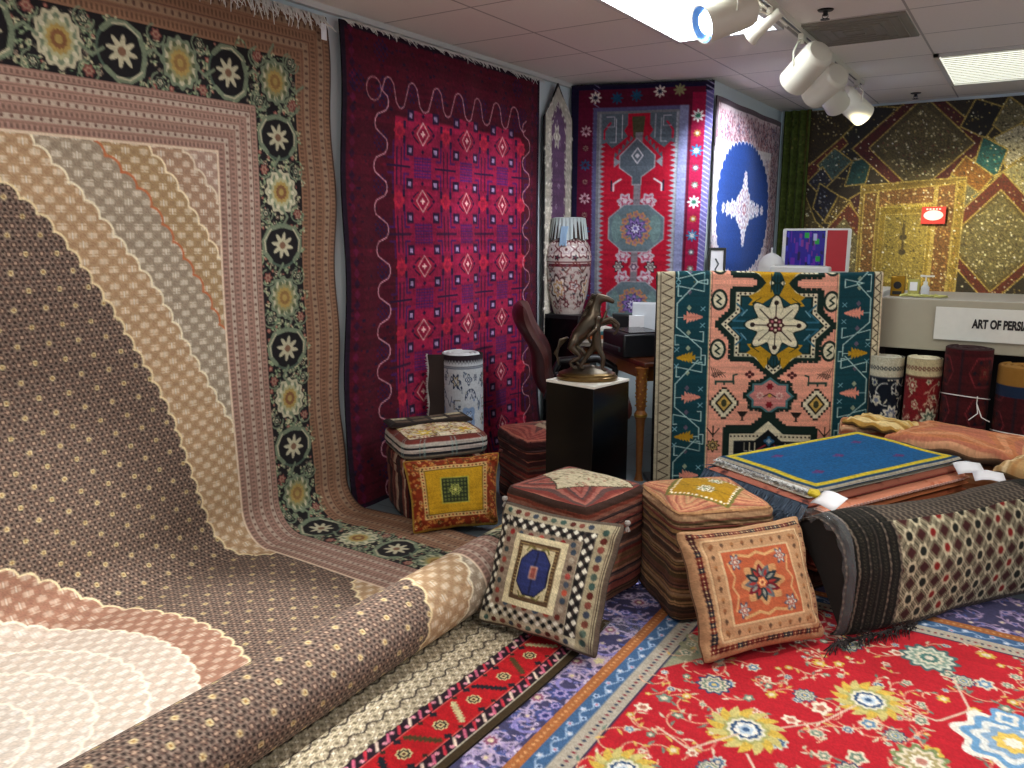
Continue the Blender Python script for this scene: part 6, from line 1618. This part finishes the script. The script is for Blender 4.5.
# leather chair
root = empty('leather_chair', (-2.30, 4.40, 0), math.radians(28)); b = MB()
V_ = []; F_ = []; nu, nv = 15, 21
for side in (0, 1):
    for j in range(nv):
        z = .50+.58*j/(nv-1)
        for i in range(nu):
            y = -1+2*i/(nu-1); wd = .25*(1-.22*(j/(nv-1))**3); x = -.16-.20*(j/(nv-1))-.04*(1-y*y)-.02*math.sin(3*j/(nv-1)*PI)
            t_ = .055*math.sqrt(max(0, 1-y**4))*math.sqrt(max(.02, 1-abs(2*j/(nv-1)-1)**6)); V_.append((x+(t_ if side else -t_), y*wd, z-.02*y*y))
    o_ = side*nu*nv
    for j in range(nv-1):
        for i in range(nu-1):
            q = (o_+j*nu+i, o_+j*nu+i+1, o_+(j+1)*nu+i+1, o_+(j+1)*nu+i); F_.append(q if side else q[::-1])
n0 = nu*nv
for j in range(nv-1):
    F_.append((j*nu, (j+1)*nu, n0+(j+1)*nu, n0+j*nu)); F_.append((j*nu+nu-1, n0+j*nu+nu-1, n0+(j+1)*nu+nu-1, (j+1)*nu+nu-1))
for i in range(nu-1):
    F_.append((i, n0+i, n0+i+1, i+1)); q = (nv-1)*nu; F_.append((q+i, q+i+1, n0+q+i+1, n0+q+i))
b.add(V_, F_); b.build('backrest', LEATHER, root, smooth=True)
s_ = MB(); s_.box((.05, 0, .44), (.50, .50, .12)); s_.build('seat', LEATHER, root, bevel=.04)
for s_ in (-1, 1): MB().tube([(-.22, .27*s_, .52), (-.15, .29*s_, .66), (.10, .29*s_, .68), (.22, .28*s_, .62), (.20, .26*s_, .46)], [.02, .028, .03, .026, .02], 10).build('armrest', BLACKPL, root, smooth=True)
b = MB(); b.lathe([(.03, .38), (.03, .12), (.05, .10)])
for k in range(5): a = k*1.2566; b.tube([(0, 0, .11), (.26*math.cos(a), .26*math.sin(a), .06)], [.026, .016], 8)
b.build('base', BLACKPL, root, smooth=True)
for k in range(5): a = k*1.2566; MB().lathe([(.001, -.014), (.026, -.014), (.026, .014), (.001, .014)], (.26*math.cos(a), .26*math.sin(a), .027), 14, Matrix.Rotation(a, 3, 'Z') @ Matrix.Rotation(PI/2, 3, 'X')).build('caster', BLACKPL, root, smooth=True)
tag(root, 'brown leather swivel chair behind the black pedestal', 'chair')

# cabinet with the tall vase
root = empty('black_cabinet', (-2.885, 5.31, 0)); MB().box((0, 0, .45), (.30, .30, .90)).build('body', BLACKPL, root, bevel=.004); MB().box((0, -.152, .47), (.27, .006, .80)).build('door', BLACKGLOSS, root); tag(root, 'slim black cabinet that carries the tall floral vase', 'cabinet')
Cv_ = vase_pattern(); ny, nx = Cv_.shape[:2]; hh2 = np.linspace(.60, 0, ny)[:, None]; a_ = np.linspace(0, 2*PI, nx)[None, :]
rp = np.interp(hh2, [0, .05, .15, .30, .42, .50, .55, .60], [.105, .120, .145, .165, .172, .155, .125, .115]); P = np.stack([rp*np.cos(a_), rp*np.sin(a_), hh2+0*a_], 2)
root = empty('floral_vase', (-2.905, 5.30, .90)); o = cloth('body', P[:, ::-1], Cv_[:, ::-1], GLAZE, root, t=.006, flip=True, back='c8beb4')
tag(root, 'tall cream and burgundy floral vase in the far left corner', 'vase')
n = 120; a_ = np.linspace(0, 2*PI, n)[None, :]; v_ = np.linspace(0, 1, 24)[:, None]; rr = (.122+.016*v_)*(1+.05*np.sin(a_*26)*(.2+v_))
P = np.stack([rr*np.cos(a_)+0*v_, rr*np.sin(a_), .70-.15*v_+.008*np.sin(a_*7)*v_], 2); cc = np.tile(rgb('b8c4c4'), (24, n, 1))*(1-.18*(np.sin(a_*26)[..., None] > .5))
root = empty('pleated_cover', (-2.905, 5.30, .90)); cloth('skirt', P[:, ::-1], np.broadcast_to(cc, (24, n, 3)), parent=root, t=.003, flip=True)
MB().lathe([(.122, .70), (.10, .706), (.001, .708)], n=40).build('top', M('white_cloth', 'c4d0d0', .9), root, smooth=True)
b = MB(); 
for k in range(5): b.tube([(.02+.012*k, -.137, .64), (.02+.010*k, -.152, .58), (.014+.012*k, -.156, .50+.01*(k % 2))], .006, 6)
b.build('blue_ribbon', M('pale_blue_ribbon', '8cacc8', .6), root, smooth=True)
tag(root, 'white pleated cloth cover with a pale blue ribbon over the mouth of the tall vase', 'cover')

# pedestal
root = empty('black_pedestal', (-1.748, 3.40, 0), math.radians(-10)); MB().box((0, 0, .395), (.285, .285, .79)).build('body', BLACKGLOSS, root, bevel=.002); MB().box((0, 0, .796), (.287, .287, .012)).build('white_top', M('white_acrylic', 'f0efe4', .3), root, bevel=.001)
tag(root, 'glossy black square pedestal with a white top', 'pedestal')
# bronze: rearing horse held by a striding man
root = empty('bronze_statue', (-1.75, 3.395, .802), math.radians(25))
prof = [(.142, 0), (.147, .008), (.147, .018), (.136, .024), (.138, .030), (.124, .038), (.001, .040)]
b = MB(); b.lathe(prof, n=36, M4=Matrix.Diagonal((1.0, .70, 1))); b.build('base', M('warm_bronze', '6a5430', .3, metal=.85, noise=.3), root, smooth=True)
b = MB(); g = random.Random(2)
V_ = [(0, 0, .066)]; nr, na = 5, 18
for j in range(1, nr+1):
    for i in range(na): a = 2*PI*i/na; r_ = j/nr; V_.append((.125*r_*math.cos(a), .080*r_*math.sin(a), .066-.03*r_**2+g.uniform(-.006, .006)*(j < nr)))
F_ = [(0, 1+i, 1+(i+1) % na) for i in range(na)]+[(1+(j-1)*na+i, 1+j*na+i, 1+j*na+(i+1) % na, 1+(j-1)*na+(i+1) % na) for j in range(1, nr) for i in range(na)]
b.add(V_, F_); b.build('rocky_ground', BRONZE, root, smooth=True)
def skin(name, pts, edges, m, parent, sub=2, rootv=0):
    me = bpy.data.meshes.new(name); me.from_pydata([p[:3] for p in pts], edges, []); o = link(me, name, m, parent, False)
    sk = o.modifiers.new('skin', 'SKIN'); sk.use_smooth_shade = True
    for i, p in enumerate(pts):
        v_ = me.skin_vertices[0].data[i]; v_.radius = (p[3], p[3] if len(p) < 5 else p[4]); v_.use_root = (i == rootv)
    s_ = o.modifiers.new('sub', 'SUBSURF'); s_.levels = sub; s_.render_levels = sub; return o
H = [(-.045, 0, .185, .034), (-.015, 0, .225, .036), (.014, 0, .268, .036), (.022, 0, .306, .030), (.026, 0, .340, .023), (.040, 0, .378, .018), (.068, 0, .368, .014), (.092, 0, .352, .010),
     (-.050, .022, .150, .022), (-.010, .026, .115, .014), (-.045, .026, .085, .009), (-.030, .026, .058, .008), (-.015, .026, .055, .009),
     (-.055, -.022, .150, .022), (-.020, -.026, .110, .014), (-.060, -.026, .083, .009), (-.048, -.026, .058, .008), (-.033, -.026, .055, .009),
     (.035, .022, .255, .018), (.085, .024, .265, .011), (.105, .024, .225, .007), (.090, .024, .205, .007),
     (.035, -.022, .260, .018), (.080, -.024, .285, .011), (.110, -.024, .255, .007), (.100, -.024, .232, .007),
     (.030, .010, .388, .005), (.030, -.010, .388, .005)]
E_ = [(0, 1), (1, 2), (2, 3), (3, 4), (4, 5), (5, 6), (6, 7), (0, 8), (8, 9), (9, 10), (10, 11), (11, 12), (0, 13), (13, 14), (14, 15), (15, 16), (16, 17), (2, 18), (18, 19), (19, 20), (20, 21), (2, 22), (22, 23), (23, 24), (24, 25), (5, 26), (5, 27)]
H = [(p[0]*1.35, p[1]*1.2, (p[2]-.05)*1.06+.05, p[3]*1.08) for p in H]
hs = skin('horse', H, E_, BRONZE, root, 2, 1)
b = MB()
for k in range(16):
    f = k/15; x, z = .034-.05*f, .402-.12*f; b.tube([(x, 0, z), (x-.016, .008*math.sin(k), z+.006), (x-.030, .016*math.sin(k*1.7), z-.020)], [.008, .006, .002], 5)
b.build('mane', BRONZE, hs, smooth=True)
b = MB()
for k in range(7): b.tube([(-.095, .002*k-.006, .20), (-.130, .003*k-.01, .19-.004*k), (-.146-.002*k, .004*k-.012, .12), (-.135, .004*k-.012, .065+.005*k)], [.007, .008, .007, .002], 6)
b.build('tail', BRONZE, hs, smooth=True)
oy = -.055
MN = [(.030, oy, .160, .015), (.032, oy, .185, .016), (.034, oy, .212, .019), (.036, oy, .232, .009), (.038, oy, .252, .014), (.040, oy, .264, .011),
      (.020, oy+.010, .145, .012), (-.005, oy+.012, .108, .009), (-.030, oy+.012, .072, .007), (-.014, oy+.012, .064, .006),
      (.042, oy-.010, .145, .012), (.062, oy-.012, .110, .009), (.058, oy-.012, .070, .007), (.076, oy-.012, .062, .006),
      (.036, oy+.022, .218, .009), (.058, oy+.030, .245, .006), (.070, oy+.040, .280, .005), (.030, oy-.022, .216, .009), (.000, oy-.030, .190, .006), (.012, oy-.018, .165, .005)]
MN = [(.030+(p[0]-.030)*1.2+.01, -.060+(p[1]+.055)*1.2, .055+(p[2]-.062)*1.28, p[3]*1.35) for p in MN]
E2 = [(0, 1), (1, 2), (2, 3), (3, 4), (4, 5), (0, 6), (6, 7), (7, 8), (8, 9), (0, 10), (10, 11), (11, 12), (12, 13), (2, 14), (14, 15), (15, 16), (2, 17), (17, 18), (18, 19)]
mn_ = skin('horse_tamer', MN, E2, BRONZE, root, 2, 0)
MB().tube([(.088, -.012, .334), (.100, -.008, .345), (.098, 0, .352)], .0025, 5).build('rein', BRONZE, root)
tag(root, 'dark bronze rearing horse with a man at its side, on the pedestal', 'statue')
# clear bag scrap on the floor between the ottomans
b = MB(); g = random.Random(5); V_ = []; nn = 7
for i in range(nn):
    for j in range(nn): V_.append(((i-3)*.022+g.uniform(-.006, .006), (j-3)*.018+g.uniform(-.006, .006), .006+g.random()*.045*math.exp(-((i-3)**2+(j-3)**2)/8)))
b.add(V_, [(i*nn+j, (i+1)*nn+j, (i+1)*nn+j+1, i*nn+j+1) for i in range(nn-1) for j in range(nn-1)]); o = b.build('plastic_scrap', CLEAR); o.location = (-1.165, 2.60, .014); tag(o, 'crumpled clear plastic scrap on the floor between the two front ottomans', 'plastic scrap')
